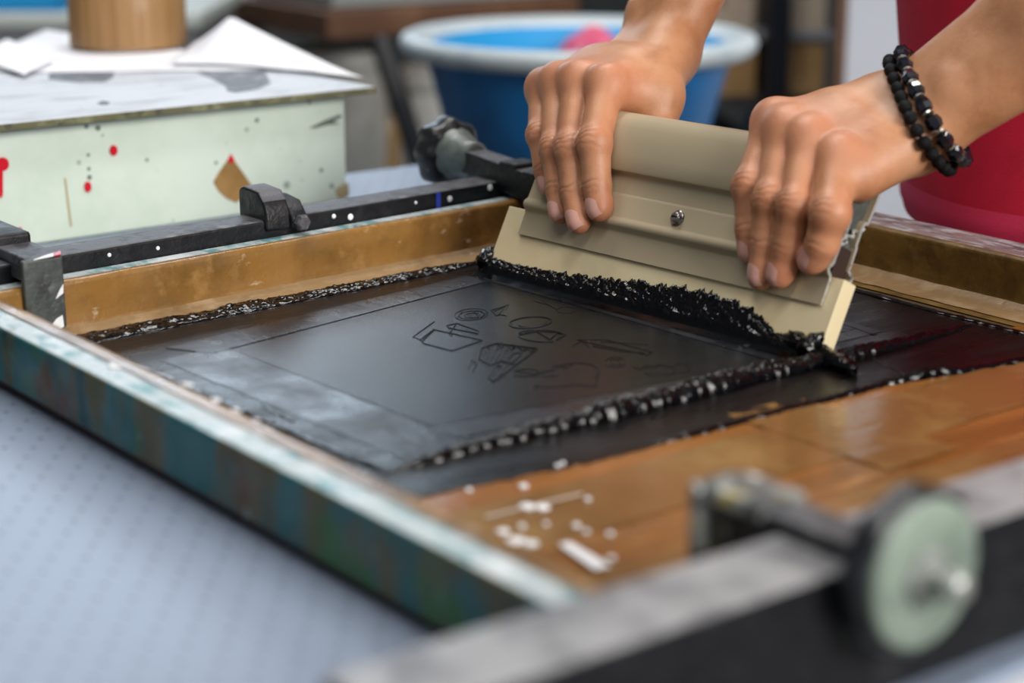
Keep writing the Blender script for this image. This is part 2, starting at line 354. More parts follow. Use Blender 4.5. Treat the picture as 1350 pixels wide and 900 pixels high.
# lighter lip where the tape folds from the wall on to the mesh
def lip(A, B, w, mat):
    A = np.array(A); B = np.array(B); d = nrm(B - A); nn = np.array([-d[1], d[0], 0])
    def fn(u, v): return A + (B - A) * u + nn * (w * (v - .5) + .0012 * nz(u * 30, v * 2)) + np.array([0, 0, .0014 + .0035 * max(0, v - .72) / .28 + .0004 * nz(u * 50, v * 4)])
    v, f = grid(60, 8, fn); return obj('edge_tape', v, f, mat, fr, smooth=True)
lip((.378, .9195, 0), (.87, .957, 0), .022, 'tape_lip'); lip((.870, .955, 0), (.862, .405, 0), .024, 'tape_lip')
# strips of floor tape across the near end of the screen
k = 0
for y0, y1, mt in ((.560, .618, 'floor_tape'), (.523, .575, 'floor_tape_olive'), (.482, .535, 'floor_tape'), (.444, .492, 'floor_tape_olive'), (.412, .452, 'floor_tape')):
    v, f = grid(50, 6, lambda u, v_: (.378 + (.878 - .378) * u, y0 + (y1 - y0) * v_ + .0008 * nz(u * 14, v_ * 2, o=k), .0012 + .0004 * (k % 2) + .0003 * nz(u * 20, v_ * 3, o=k)))
    obj('tape_strip', v, f, mt, fr, smooth=True); k += 1
for (x0, x1), (y0, y1), mt in (((.60, .648), (.50, .60), 'floor_tape_olive'),):
    v, f = grid(6, 40, lambda u, v_: (x0 + (x1 - x0) * u + .0008 * nz(v_ * 10, u), y0 + (y1 - y0) * v_, .0019 + .0002 * nz(u * 3, v_ * 20)))
    obj('tape_strip', v, f, mt, fr, smooth=True)
# white paint chips on the frame
def chip(px, z, n=9, r=.004, sx=1.0, mat='white_paint'):
    p = atZ(*px, z); g = G()
    pts = []
    for i in range(n):
        t = i * 2 * math.pi / n; rr = r * (.55 + .6 * random.random())
        pts.append((p[0] + rr * math.cos(t) * sx, p[1] + rr * math.sin(t) * 1.6, z))
    g.prism(pts, (0, 0, 0), (0, 0, .0005)); return g.build('paint_chip', mat, fr)
for px, r in (((152, 483), .004), ((246, 507), .0024), ((310, 543), .0028), ((285, 528), .0022), ((335, 556), .0026), ((352, 565), .002), ((345, 573), .003), ((520, 655), .002), ((366, 578), .003), ((205, 500), .0016)):
    chip(px, RH + .0002, r=r)
for px, r in (((630, 303), .002), ((432, 318), .002), ((700, 660), .003)):
    pass
# white drops and streaks painted as blurred glints on the near brown tape
for px, r in (((690, 640), .0026), ((775, 657), .0018), ((695, 667), .0045), ((715, 668), .004), ((760, 692), .0022), ((773, 700), .0018), ((804, 703), .002), ((806, 735), .0022), ((688, 693), .002), ((720, 690), .0015), ((735, 613), .0016), ((742, 610), .0014), ((618, 645), .0018), ((663, 700), .0035), ((680, 712), .005), ((700, 716), .004)):
    p = atZ(*px, .0025); G().lathe(p, (0, 0, 1), [(r * .75, -.0006), (r * .8, .0001), (r * .55, .0005), (0, .0006)], n=12).build('glint_drop', 'white_paint', fr, smooth=True)
a, b = atZ(745, 715, .003), atZ(795, 748, .003); d = nrm(b - a); pp = np.cross(d, UPZ) * .0035
G().add([a - pp * .6, b - pp, b + pp, a + pp * .8], [(0, 1, 2, 3)]).build('glint_drop', 'white_paint', fr)
a, b = atZ(640, 681, .003), atZ(768, 650, .003); d = nrm(b - a); pp = np.cross(d, UPZ) * .0010
M('wash_thin', (.55, .46, .38), .3); G().add([a - pp, b - pp, b + pp, a + pp], [(0, 1, 2, 3)]).build('glint_drop', 'wash_thin', fr)

# stencil window and the taped border round it
wq = [atZ(305, 465), atZ(645, 376), atZ(1018, 482), atZ(572, 567)]
ST_Z = .00205
def slab(q, z0, z1): return G().prism([(p[0], p[1], z0) for p in q], (0, 0, 0), (0, 0, z1 - z0))
slab(wq, .0016, ST_Z).build('stencil_film', 'stencil', fr)
def lerp(a, b, t): return np.asarray(a) * (1 - t) + np.asarray(b) * t
A_, B_, C_, D_ = wq
ex = nrm(B_ - A_); ey = nrm(A_ - D_)
def border(q, z): return slab(q, .0016, z).build('border_tape', 'ink_edge_tape', fr)
border([A_ - ex * .040 + ey * .010, A_ + ey * .010 - ex * .0, D_ - ey * .035 - ex * .004, D_ - ey * .035 - ex * .040], .00215)
border([A_ - ex * .026 + ey * .028, B_ + ey * .022, B_ + ey * .002, A_ + ey * .001 - ex * .012], .0023)
border([D_ - ex * .004, C_ - ey * .001, C_ - ey * .019, D_ - ey * .021 - ex * .002], .00215)
border([C_ + ex * .002, B_ + ex * .002 + ey * .01, B_ + ex * .05 + ey * .01, C_ + ex * .05 - ey * .02], .00215)
q = [(.735, .655), (.775, .655), (.775, .71), (.735, .71)]
border([np.array([*p, 0]) for p in q], .0022)
# line drawings of the stencil: burger, cup, fries, hot dog and so on
def stroke(pts, closed=False, r=.00042):
    P = [atZ(500 + x / 3.375, 370 + y / 3.375, ST_Z + .0001) for x, y in pts]
    if closed: P.append(P[0])
    return P
def ell(cx, cy, rx, ry, rot=0, a0=0, a1=360, n=28):
    o = []
    for i in range(n + 1):
        t = math.radians(a0 + (a1 - a0) * i / n); x = rx * math.cos(t); y = ry * math.sin(t); c, s = math.cos(math.radians(rot)), math.sin(math.radians(rot))
        o.append((cx + x * c - y * s, cy + x * s + y * c))
    return o
draw = dict(
 box=[[(245, 182), (150, 250), (182, 262), (245, 215)], [(185, 262), (195, 278), (325, 312), (458, 265), (330, 236), (245, 218), (190, 270)], [(330, 236), (320, 246), (310, 236), (345, 190), (445, 225), (440, 235)], [(345, 190), (300, 200), (310, 210), (440, 236)]],
 fries=[[(455, 300), (520, 278), (705, 302), (505, 450), (485, 432)], [(455, 300), (445, 350), (495, 375), (545, 358), (605, 372)], [(465, 345), (475, 298), (492, 300), (480, 352)], [(500, 350), (520, 300), (540, 305), (520, 355)], [(540, 352), (560, 308), (578, 312), (558, 360)], [(575, 345), (600, 320), (635, 322), (590, 365)], [(520, 280), (545, 298), (560, 282), (590, 305), (610, 290), (640, 312), (660, 300), (675, 315), (705, 302)], [(395, 395), (412, 352), (435, 368), (415, 410)], [(485, 432), (520, 378), (545, 380)], [(520, 440), (565, 375)], [(548, 425), (610, 365)]],
 burger=[ell(672, 185, 95, 24, -4), ell(665, 192, 80, 18, -4, 0, 200), ell(680, 190, 60, 16, -4, 0, 180), ell(725, 245, 108, 26, 3, 60, 330), ell(730, 240, 90, 18, 3, 180, 360), [(620, 240), (700, 225), (760, 262), (790, 232), (830, 240), (790, 262)], [(640, 232), (700, 222), (770, 228)]],
 ball=[ell(410, 150, 75, 26, -4), ell(410, 152, 55, 18, -4), ell(412, 154, 34, 10, -4), [(345, 165), (370, 135), (395, 172), (420, 135), (450, 168), (480, 140)]],
 leaf=[[(495, 130), (535, 120), (578, 105), (560, 130), (565, 155), (540, 150), (520, 155), (495, 130)], [(510, 135), (560, 115)], [(530, 150), (555, 125)]],
 hotdog=[[(880, 262), (930, 275), (1190, 330), (1215, 318), (1010, 262), (880, 262)], [(860, 290), (900, 268), (940, 300), (930, 262)], [(950, 290), (1080, 315), (1180, 322)], [(985, 270), (1200, 285)]],
 fish=[ell(655, 408, 60, 16, 0), [(600, 400), (690, 415), (715, 405), (780, 398)], [(715, 405), (740, 425), (800, 420)]],
 cookie=[ell(1050, 362, 45, 22, 0), ell(1050, 362, 25, 12, 0), ell(1245, 400, 70, 24, 0), [(1125, 380), (1160, 395), (1190, 372), (1220, 392), (1250, 370), (1290, 385)], [(1180, 410), (1290, 412)], ell(1345, 390, 40, 20)],
 bun=[ell(880, 405, 100, 40, 0, 150, 400), [(700, 468), (760, 472), (880, 462), (970, 470)], [(770, 385), (790, 375), (830, 388), (860, 372)], ell(700, 470, 10, 6), [(960, 385), (975, 430), (960, 465)]],
 shell=[[(690, 90), (760, 110), (790, 130)], [(720, 85), (770, 120)], ell(830, 130, 40, 14)])
for nm, strokes in draw.items():
    g = G()
    for s_ in strokes: g.tube(stroke(s_), .00036 if nm in ('box', 'fries', 'burger') else .00020, n=5)
    g.build('stencil_drawing', 'line_ink', fr)

# ------------------------------------------------------------------ squeegee
SL = np.array([.6893, .9044, .0025]); SR = np.array([.7066, .649, .0025])
E1 = nrm(SR - SL); NX = np.array([-E1[1], E1[0], 0.0]); LEAN = math.radians(27)
E2 = math.cos(LEAN) * UPZ + math.sin(LEAN) * NX; EN = -math.cos(LEAN) * NX + math.sin(LEAN) * UPZ
def sq(r, s, t): return SL + E1 * r + E2 * s + EN * t
def onsq(x, y, t):
    d = ray(x, y); o = SL + EN * t; return CAM + d * (((o - CAM) @ EN) / (d @ EN))
squ = root('squeegee', 'beige aluminium squeegee with a cream rubber blade pressed into black ink', 'squeegee', tuple(sq(.14, 0, 0)))
R0, R1 = .0215, .2605
front = [(.0262, .0064), (.0262, .0078), (.040, .0080), (.0418, .0088), (.0432, .0112), (.0450, .0124), (.0470, .0122), (.0486, .0108), (.0500, .0100), (.0620, .0098), (.0632, .0094), (.0640, .0084),
         (.0735, .0082), (.0752, .0088), (.0760, .0096), (.0765, .0125), (.0775, .0132), (.086, .0146), (.095, .0150), (.103, .0144), (.108, .0128), (.1120, .0098), (.1142, .0058), (.1150, .0)]
outer = front + [(s, -t * (.95 if s < .05 else .68)) for s, t in front[::-1][1:]]
TH_ = .0020
def inset(loop, d):
    n = len(loop); res = []
    for i in range(n):
        p0, p1, p2 = np.array(loop[i - 1]), np.array(loop[i]), np.array(loop[(i + 1) % n])
        a = nrm(p1 - p0 + 1e-9); b = nrm(p2 - p1 + 1e-9); tdir = nrm(a + b); res.append(p1 + d * np.array([-tdir[1], tdir[0]]))
    return res
cen = np.array([.07, 0])
inn = inset(outer, TH_)
if np.linalg.norm(np.array(inn[20]) - cen) > np.linalg.norm(np.array(outer[20]) - cen): inn = inset(outer, -TH_)
no = len(outer)
g = G()
v = [sq(R0, *p) for p in outer] + [sq(R1, *p) for p in outer] + [sq(R0, *p) for p in inn] + [sq(R1, *p) for p in inn]
f = []
for i in range(no):
    j = (i + 1) % no
    if i == no - 1: continue        # open at the blade slot
    f += [(i, j, no + j, no + i), (2 * no + j, 2 * no + i, 3 * no + i, 3 * no + j), (i, 2 * no + i, 2 * no + j, j), (no + i, no + j, 3 * no + j, 3 * no + i)]
for i in (0, no - 1): f.append((i, no + i, 3 * no + i, 2 * no + i))
g.add(v, f); h = g.build('handle', 'handle_paint', squ, smooth=True)
h.data.materials.append(MATS['cut_aluminium'])
for p in h.data.polygons:
    if abs(Vector(p.normal).dot(Vector(E1))) > .9: p.material_index = 1; p.use_smooth = False
es = h.modifiers.new('es', 'EDGE_SPLIT'); es.split_angle = math.radians(42)
core = [(s, t * .98) for s, t in inn if .047 < s]
G().prism([sq(R0 + .003, s, t) for s, t in core], (0, 0, 0), E1 * (R1 - R0 - .0065)).build('handle_core', 'core_grey', squ)
# zigzag web joining the two shells, seen at the cut end
zz = [(.060, .0075), (.0625, .003), (.066, .0055), (.067, -.001), (.0705, .001), (.071, -.005), (.074, -.0075)]
g = G()
for a, b in zip(zz[:-1], zz[1:]): g.tube([sq(R1 - .0012, *a), sq(R1 - .0012, *b)], .0010, n=6)
g.build('joint_web', 'cut_aluminium', squ)
M('slot_brown', (.035, .018, .014), .5)
G().prism([sq(R0 + .002, s, t) for s, t in ((.043, .006), (.060, .0072), (.060, -.0072), (.043, -.006))], (0, 0, 0), E1 * (R1 - R0 - .0035)).build('slot_filler', 'slot_brown', squ)
BT = .0056
g = G().prism([sq(.003, s, t) for s, t in ((.0, BT - .0004), (.0006, BT), (.0425, BT), (.0425, -BT), (.0006, -BT), (0, -BT + .0004))], (0, 0, 0), E1 * .2655)
g.build('blade', 'blade_rubber', squ, bevel=.0006)
c = sq(.1455, .0557, .0098)
G().lathe(c, EN, [(.0047, -.0006), (.0050, .0003), (.0046, .0011), (.0036, .0014)], n=20).build('washer', 'steel', squ, smooth=True)
s_ = G().lathe(c, EN, [(.0034, .0010), (.0034, .0022), (.0026, .0031), (.0012, .0034), (0, .0034)], n=16).build('screw', 'steel', squ, smooth=True)
G().obox(c + EN * .0034 - E1 * .0021 - E2 * .0004, E1 * .0042, E2 * .0008, EN * .0002).build('screw_slot', 'line_ink', s_)

# ------------------------------------------------------------------ black ink
ink = root('printing_ink', 'wet black printing ink spread and ridged over the screen', 'ink', (.62, .74, 0))
def inkpart(name, v, f, mat='ink_wet'): return obj(name, v, f, mat, ink, smooth=True)
bd = []
cor = [(.385, .9145), (.50, .921), (.70, .934), (.836, .940), (.836, .86), (.832, .66), (.834, .575), (.79, .569), (.70, .586), (.61, .588), (.513, .588), (.43, .598), (.385, .60)]
for i in range(len(cor)):
    a = np.array(cor[i]); b = np.array(cor[(i + 1) % len(cor)]); n = max(4, int(np.linalg.norm(b - a) / .0022)); d = nrm(b - a); pe = np.array([-d[1], d[0]])
    for kk in range(n):
        p = a + (b - a) * kk / n; w_ = .0022 * nz(p[0] * 160, p[1] * 160) + .0018 * nz(p[0] * 500, p[1] * 500); bd.append(p + pe * w_)
cx0 = np.mean(bd, axis=0)
o = slab([(*p, 0) for p in bd], .0010, .0019).build('ink_film', 'ink_film', ink)
def ridge(path, wid, hgt, n=260, m_=13, z0=.0016, spike=.22, freq=300, name='ink_ridge'):
    path = [np.array(p, float) for p in path]
    seg = np.cumsum([0] + [np.linalg.norm(b - a) for a, b in zip(path[:-1], path[1:])]); tot = seg[-1]
    def at(u):
        s = u * tot; i = min(np.searchsorted(seg, s, side='right') - 1, len(path) - 2); fct = (s - seg[i]) / (seg[i + 1] - seg[i]); return path[i] * (1 - fct) + path[i + 1] * fct
    def fn(u, v_):
        p = at(u); q = at(min(1, u + .01)); q0 = at(max(0, u - .01)); d = nrm(q - q0); pe = np.array([-d[1], d[0]])
        taper = min(1, u * 14, (1 - u) * 14) ** .5
        w_ = wid(u) * (1 + .22 * nz(u * tot * 60, 2.2)) * max(taper, .15); h_ = hgt(u) * (1 + .22 * nz(u * tot * 60, 5.1)) * max(taper, .1)
        x = (v_ - .5) * 2; pr = max(0, 1 - x * x) ** .6
        xy = p + pe * (x * w_ * .5 + .0012 * nz(u * tot * 200, 8.8))
        al_ = u * tot; hh = pr * h_ * (1 + spike * nz(al_ * freq * .45, x * 2.6 + al_ * 60) + spike * .55 * nz(al_ * freq * 1.5 + x * 2, x * 5 + 3) + spike * .45 * nz(al_ * freq * 4 + x * 3, x * 7 + 9))
        return (xy[0], xy[1], z0 - .0012 + .0012 * (pr > 0) + max(0, hh))
    v, f = grid(n, m_, fn); return inkpart(name, v, f)
# the long ridge left by the last stroke
ridge([(.424, .632), (.47, .634), (.56, .632), (.66, .633), (.74, .630), (.826, .633)], lambda u: .006 + .009 * math.exp(-((u - .5) / .34) ** 2), lambda u: .0028 + .0058 * math.exp(-((u - .48) / .32) ** 2), n=900, m_=21)
ridge([(.390, .912), (.50, .918), (.60, .923), (.70, .929)], lambda u: .024 - .010 * u, lambda u: .0024, n=420, m_=25, spike=.6)
ridge([(.545, .590), (.61, .589), (.70, .588), (.79, .572), (.835, .577)], lambda u: .006, lambda u: .0018 + .0030 * math.exp(-((u - .62) / .06) ** 2), n=260)
ridge([(.834, .58), (.832, .66), (.836, .78), (.836, .86)], lambda u: .006, lambda u: .0016, n=160)
ridge([(.425, .625), (.422, .70), (.419, .80), (.415, .90)], lambda u: .006, lambda u: .0014, n=160)
for pa in ([atZ(1150, 478)[:2], atZ(1195, 498)[:2]], [atZ(1100, 428)[:2], atZ(1155, 447)[:2]], [atZ(345, 540)[:2], atZ(390, 562)[:2]], [atZ(1100, 445)[:2], atZ(1125, 438)[:2]]):
    ridge(pa, lambda u: .004, lambda u: .0009, n=40, m_=9, spike=.1)
# ink pushed up the front of the blade
def top_s(r):
    base = np.interp(r, [-.004, .004, .02, .05, .075, .10, .125, .15, .18, .21, .226, .236, .25, .262, .272], [.012, .0085, .0070, .0080, .0095, .0120, .0150, .0175, .0185, .0170, .0120, .0060, .0070, .0085, .006])
    return max(.003, base * (1 + .18 * nz(r * 160, 1.1) + .16 * nz(r * 620, 4.1) + .12 * max(0, nz(r * 1900, 2.4))))
def fn(u, v_):
    r = -.001 + .2745 * u; ts = top_s(r); fl = .009 + .003 * nz(r * 90, 6.6)
    if v_ < .62:
        k = v_ / .62; s = ts * (1 - k) + .0015 * k; bulge = (.0006 if v_ == 0 else .0012 + .0026 * k ** 1.5) + (0 if v_ == 0 else .0006 * nz(r * 420 + s * 260, k * 5 + 2) + .0009 * nz(r * 150 + s * 300, k * 3) + .0007 * (1 - k) * nz(r * 900 - s * 700, s * 420))
        p = sq(r, s, BT + max(.0003, bulge))
        if v_ == 0: p = sq(r, s, BT - .0002)
        return p
    k = (v_ - .62) / .38; p = sq(r, .0015, BT + .005 * (1 - k * .2)); q = sq(r, 0, BT) - NX * (.004 + fl); z = .0012 + .0035 * (1 - k) ** 1.5
    x = p * (1 - k) + q * k; return np.array([x[0], x[1], z])
v, f = grid(760, 30, fn); inkpart('ink_bead', v, f)
# ink string hanging from the blade's near end and blob at its far end
def blob(path, rad, n=24, m_=14, amp=.35):
    g = G(); pts = [np.asarray(p) for p in path]; g.tube(pts, rad, n=m_)
    g.v = [tuple(np.array(p) + .0016 * amp * np.array([nz(p[0] * 700, p[1] * 700, p[2] * 700), nz(p[1] * 600, p[0] * 500, p[2] * 800), nz(p[2] * 700, p[1] * 400, p[0] * 600)])) for p in g.v]
    return inkpart('ink_blob', g.v, g.f)
def path_s(a, b, n): return [np.asarray(a) * (1 - i / (n - 1)) + np.asarray(b) * (i / (n - 1)) for i in range(n)]
blob(path_s(sq(.2665, .012, .006), sq(.262, -.001, .010) - NX * .002, 16), [.0008, .0018, .0028, .0036, .0042, .0046, .005, .0052, .0054, .0056, .0058, .006, .006, .0055, .005, .003], amp=1.3)
blob(path_s(sq(.2655, .001, .004), sq(.298, -.004, .012), 18), [.005] * 6 + [.0055] * 6 + [.005, .0045, .004, .0035, .003, .002], amp=1.4)
blob(path_s(sq(.245, .006, .0068), sq(.262, .003, .009), 10), [.001, .0028, .0036, .0042, .0045, .0045, .0042, .004, .003, .002], amp=1.3)
blob(path_s(sq(.0015, .016, .003), sq(.0, .0, .009), 12), [.0006, .0015, .0026, .0035, .0042, .0045, .0048, .005, .005, .0048, .004, .002], amp=1.3)
blob([sq(.002 - .0004 * i, .018 + .0016 * i, .001) for i in range(8)], [.0012, .0011, .001, .0009, .0008, .0007, .0006, .0003], amp=.5)

#@@CLAMPS
# ------------------------------------------------------------------ clamps
def yb(x): return .936 + .08 * (x - .417) + .0195
bc = root('screen_clamp', 'black steel clamp bar behind the screen, with a lobed hand knob', 'clamp', (.60, .97, PLZ))
xa, xb = .20, .955
def skew_bar(xa, xb, y_of, wd, z0, z1):
    ps = [(xa, y_of(xa)), (xb, y_of(xb)), (xb, y_of(xb) + wd), (xa, y_of(xa) + wd)]
    return quad_prism(ps, z0, z1)
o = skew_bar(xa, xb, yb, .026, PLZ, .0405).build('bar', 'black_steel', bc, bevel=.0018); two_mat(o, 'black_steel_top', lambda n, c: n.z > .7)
# bent steel hook over the frame at the bar's far-left
def hook(parent, x0, x1, y_in, ybk, z_low, z_top, th, toward=-1, mat='grey_steel'):
    h = G().box(x0, x1, min(y_in, y_in + th * toward), max(y_in, y_in + th * toward), z_low, z_top).build('hook_plate', mat, parent, bevel=.0012)
    return h
yh = .9340
h1 = hook(bc, .3910, .4145, yh - .0005, None, .006, .0465, .0045, -1)
o = G().box(.3940, .4160, yh - .0005, 1.02, .0412, .0470).build('clamp_arm', 'black_steel_top', bc, bevel=.001)
G().box(.3945, .4155, yh + .001, .965, .0330, .0415).build('clamp_arm', 'grey_steel', bc, bevel=.001)
G().box(.3880, .4160, .972, 1.075, .0300, .0530).build('arm_sleeve', 'black_steel', bc, bevel=.0025)
for px, n_ in (((70, 428), 9), ((52, 432), 7)): pass
g = G()   # torn white label at the foot of the hook
yy = yh - .0053
pts = [atY(x, y, yy) for x, y in ((40, 424), (50, 420), (60, 424), (68, 428), (74, 420), (82, 415), (84, 430), (74, 436), (60, 436), (46, 432))]
g.prism(pts, (0, 0, 0), (0, -.0006, 0)); g.build('torn_sticker', 'white_paint', bc)
pts = [atY(x, y, yy) for x, y in ((73, 394), (78, 382), (83, 374), (83, 386), (79, 389))]
G().prism(pts, (0, 0, 0), (0, -.0006, 0)).build('torn_sticker', 'white_paint', bc)
pts = [atZ(x, y, .0472) for x, y in ((44, 343), (60, 337), (78, 332), (79, 336), (60, 340))]
G().prism(pts, (0, 0, 0), (0, 0, .0004)).build('paint_mark', 'white_paint', bc)
pts = [atZ(x, y, .0473) for x, y in ((70, 335), (80, 331), (80, 336), (72, 338))]
G().prism(pts, (0, 0, 0), (0, 0, .0005)).build('paint_mark', 'red_drip', bc)
# raised lug in the middle of the bar
y0 = yb(.575)
prof = [(-.004, .034), (-.003, .0455), (.000, .052), (.006, .0575), (.024, .0585), (.030, .056), (.030, .0405), (.028, .034)]
g = G().prism([(.5640, y0 + a, z) for a, z in prof], (0, 0, 0), (.0175, 0, 0)); lug = g.build('lug', 'black_steel', bc, bevel=.002)
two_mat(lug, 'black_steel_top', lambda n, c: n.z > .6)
G().prism([(.5815, y0 + a, z) for a, z in [(-.005, .034), (-.005, .041), (.004, .050), (.022, .052), (.022, .034)]], (0, 0, 0), (.0120, 0, 0)).build('lug', 'black_steel', bc, bevel=.002)
G().lathe((.5875, y0 - .0055, .0375), (0, -1, 0), [(.0052, 0), (.0052, .003), (.004, .0045), (0, .0048)], n=6).build('bolt', 'black_steel_top', bc)
# arm and knob
kx = .766
o = G().add([(kx - .011, .945, .030), (kx + .011, .945, .030), (kx + .009, 1.026, .040), (kx - .009, 1.026, .040), (kx - .011, .945, .0505), (kx + .011, .945, .0505), (kx + .009, 1.026, .0565), (kx - .009, 1.026, .0565)],
            [(0, 3, 2, 1), (4, 5, 6, 7), (0, 1, 5, 4), (1, 2, 6, 5), (2, 3, 7, 6), (3, 0, 4, 7)]).build('clamp_arm', 'black_steel', bc, bevel=.002)
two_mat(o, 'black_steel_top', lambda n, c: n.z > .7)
G().box(kx - .012, kx + .014, .935, .955, .006, .052).build('hook_plate', 'black_steel', bc, bevel=.002)
G().box(kx - .010, kx + .012, .962, .982, .0405, .055).build('arm_block', 'black_steel', bc, bevel=.002)
kn = G().lathe((kx, 1.045, .0500), (0, 1, 0), [(.016, -.004), (.0225, -.001), (.0245, .004), (.0245, .014), (.022, .018), (.012, .020), (0, .020)], n=64, lobes=8, lobe_amp=.055).build('knob', 'knob_plastic', bc, smooth=True)
G().lathe((kx, 1.045, .0500), (0, 1, 0), [(.0085, -.026), (.0115, -.024), (.012, -.017), (.0145, -.012), (.0150, -.006), (.0185, -.003), (.0190, .003), (.017, .005)], n=40).build('hub', 'hub_grey', kn, smooth=True)
M('mark_blue', (.02, .05, .42), .4)
G().box(.7015, .7050, yb(.703) - .0006, yb(.703) + .002, .016, .0395).build('paint_mark', 'mark_blue', bc)
for px, r in (((593, 262), .0020), ((548, 267), .0011), ((646, 247), .0022), ((440, 285), .0016), ((462, 286), .0022), ((144, 336), .0013), ((208, 327), .0013)):
    p = atY(*px, .955); p = atY(*px, yb(p[0]) - .0002)
    G().lathe(p, (0, -1, 0), [(r, 0), (r * .8, .0006), (0, .0008)], n=9).build('paint_mark', 'white_paint', bc)

nc = root('screen_clamp', 'black steel clamp bar with a round pale green tightening disc and bolt', 'clamp', (.60, .372, PLZ))
o = quad_prism([(.243, .360), (.98, .348), (.98, .382), (.243, .396)], .001, .050).build('bar', 'black_steel', nc, bevel=.002)
M('worn_grey_top', (.30, .30, .31), .38, layers=[((.16, .16, .17), 'noise', 40, .45, .6), ((.46, .46, .48), 'noise', 30, .55, .7), ((.05, .05, .06), 'noise', 90, .64, .72)], bump=(160, .3))  # lighter grey carries the light reflected off the bar's top
two_mat(o, 'worn_grey_top', lambda n, c: n.z > .7)
for x in (.30, .90): G().box(x, x + .02, .362, .378, PLZ, .002).build('bar_foot', 'black_steel', nc)
hx0, hx1 = .4120, .4370
M('flecked_steel', (.30, .31, .29), .45, layers=[((.07, .075, .075), 'noise', 45, .45, .55), ((.60, .45, .10), 'noise', 60, .56, .62), ((.70, .72, .70), 'noise', 50, .56, .62), ((.42, .16, .08), 'noise', 80, .66, .72)])
G().box(hx0, hx1 - .004, .4240, .4295, .024, .0585).build('hook_plate', 'flecked_steel', nc, bevel=.0015)
G().box(hx0 + .003, hx1, .398, .4250, .0520, .0585).build('hook_plate', 'flecked_steel', nc, bevel=.0015)
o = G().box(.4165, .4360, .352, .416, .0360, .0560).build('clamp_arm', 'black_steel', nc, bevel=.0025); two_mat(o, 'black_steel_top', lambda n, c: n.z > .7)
kc = np.array([.4300, .352, .0490])
kn = G().lathe(kc, (0, -1, 0), [(.020, -.004), (.0262, -.001), (.0275, .002), (.0275, .0075), (.0250, .0095)], n=64, lobes=8, lobe_amp=.03).build('knob', 'knob_plastic', nc, smooth=True)
G().lathe(kc, (0, -1, 0), [(.0245, .006), (.0245, .0115), (.0225, .0125), (.012, .0115), (0, .0115)], n=48).build('disc', 'disc_green', kn, smooth=True)
G().lathe(kc, (0, -1, 0), [(.0105, .011), (.0105, .0135), (.0090, .0150), (.0080, .0150)], n=6).build('nut', 'bolt_metal', kn)
G().lathe(kc, (0, -1, 0), [(.0052, .0130), (.0052, .0245), (.0042, .0262), (0, .0265)], n=16).build('bolt', 'bolt_metal', kn, smooth=True)

# ------------------------------------------------------------------ cream box with lid, papers and tape roll
BX1, BY0 = .768, 1.189
BTZ = .0770
box = root('storage_box', 'pale cream steel box with paint splashes and a red-tipped brown patch', 'box', (.6, 1.30, PLZ))
G().box(.30, BX1, BY0, 1.425, PLZ, BTZ).build('body', 'cream_box', box, bevel=.002)
def lidq(z): return [(.29, BY0 - .016, z), (BX1 + .0185, BY0 - .016, z), (BX1 + .010, 1.43, z), (.29, 1.43, z)]
g = G().prism(lidq(BTZ), (0, 0, 0), (0, 0, .0052)); lid = g.build('lid', 'lid_edge', box, bevel=.0008); two_mat(lid, 'lid_top', lambda n, c: n.z > .7)
LZ = BTZ + .0053
def patch_lid(name, px, mat):
    return G().prism([atZ(x, y, LZ) for x, y in px], (0, 0, 0), (0, 0, .0003)).build(name, mat, lid)
patch_lid('hand_slot', [(66, 90), (90, 88), (120, 88), (140, 90), (151, 96), (148, 103), (138, 108), (105, 109), (78, 106), (64, 104)], 'smudge_grey')
patch_lid('ink_smudge', [(236, 86), (300, 80), (345, 86), (357, 110), (340, 117), (312, 122), (300, 120), (296, 112), (280, 104), (262, 96), (250, 90)], 'smudge_grey')
patch_lid('ink_smudge', [(128, 136), (136, 133), (145, 135), (142, 138), (132, 138)], 'smudge_grey')
def patch_box(name, px, mat, thick=.0006):
    return G().prism([atY(x, y, BY0) for x, y in px], (0, 0, 0), (0, -thick, 0)).build(name, mat, box)
def circ(cx, cy, rx, ry, n=14): return [(cx + rx * math.cos(i * 2 * math.pi / n), cy + ry * math.sin(i * 2 * math.pi / n)) for i in range(n)]
patch_box('brown_patch', [(304, 206), (310, 214), (319, 226), (332, 245), (322, 258), (311, 267), (298, 261), (288, 252), (281, 240), (287, 229), (296, 216)], 'brown_patch')
patch_box('red_drip', [(304, 203), (309, 212), (304, 215), (299, 212)], 'red_drip', .0012)
patch_box('red_drip', circ(149, 198, 5, 7), 'red_drip', .0015); patch_box('red_drip', circ(115, 246, 4.5, 7), 'red_drip', .0015); patch_box('red_drip', circ(26, 304, 2.5, 5), 'red_drip', .0012)
patch_box('red_drip', circ(3, 216, 8, 9), 'red_drip', .0015); patch_box('red_drip', [(-4, 216), (3, 218), (3, 256), (1, 261), (-2, 258), (-4, 230)], 'red_drip', .0013)
M('rust', (.45, .36, .20), .7); M('grime', (.14, .15, .12), .6)
patch_box('stain', [(407, 169), (425, 160), (447, 151), (452, 153), (440, 160), (448, 163), (430, 165), (415, 169)], 'grime', .0003)
patch_box('stain', [(441, 250), (450, 244), (459, 240), (460, 258), (446, 262)], 'rust', .0004); patch_box('stain', [(84, 234), (87, 236), (95, 298), (92, 299)], 'rust', .0003)
sb = root('box_stand', 'dark wooden stand under the back of the cream box', 'stand', (.55, 1.37, FLOOR_Z))
G().box(.31, .755, 1.295, 1.43, PLZ - .025, PLZ).build('top', 'brown_wood', sb, bevel=.003)
for x in (.32, .715):
    for y in (1.30, 1.395): G().box(x, x + .03, y, y + .03, FLOOR_Z, PLZ - .025).build('leg', 'brown_wood', sb, bevel=.002)
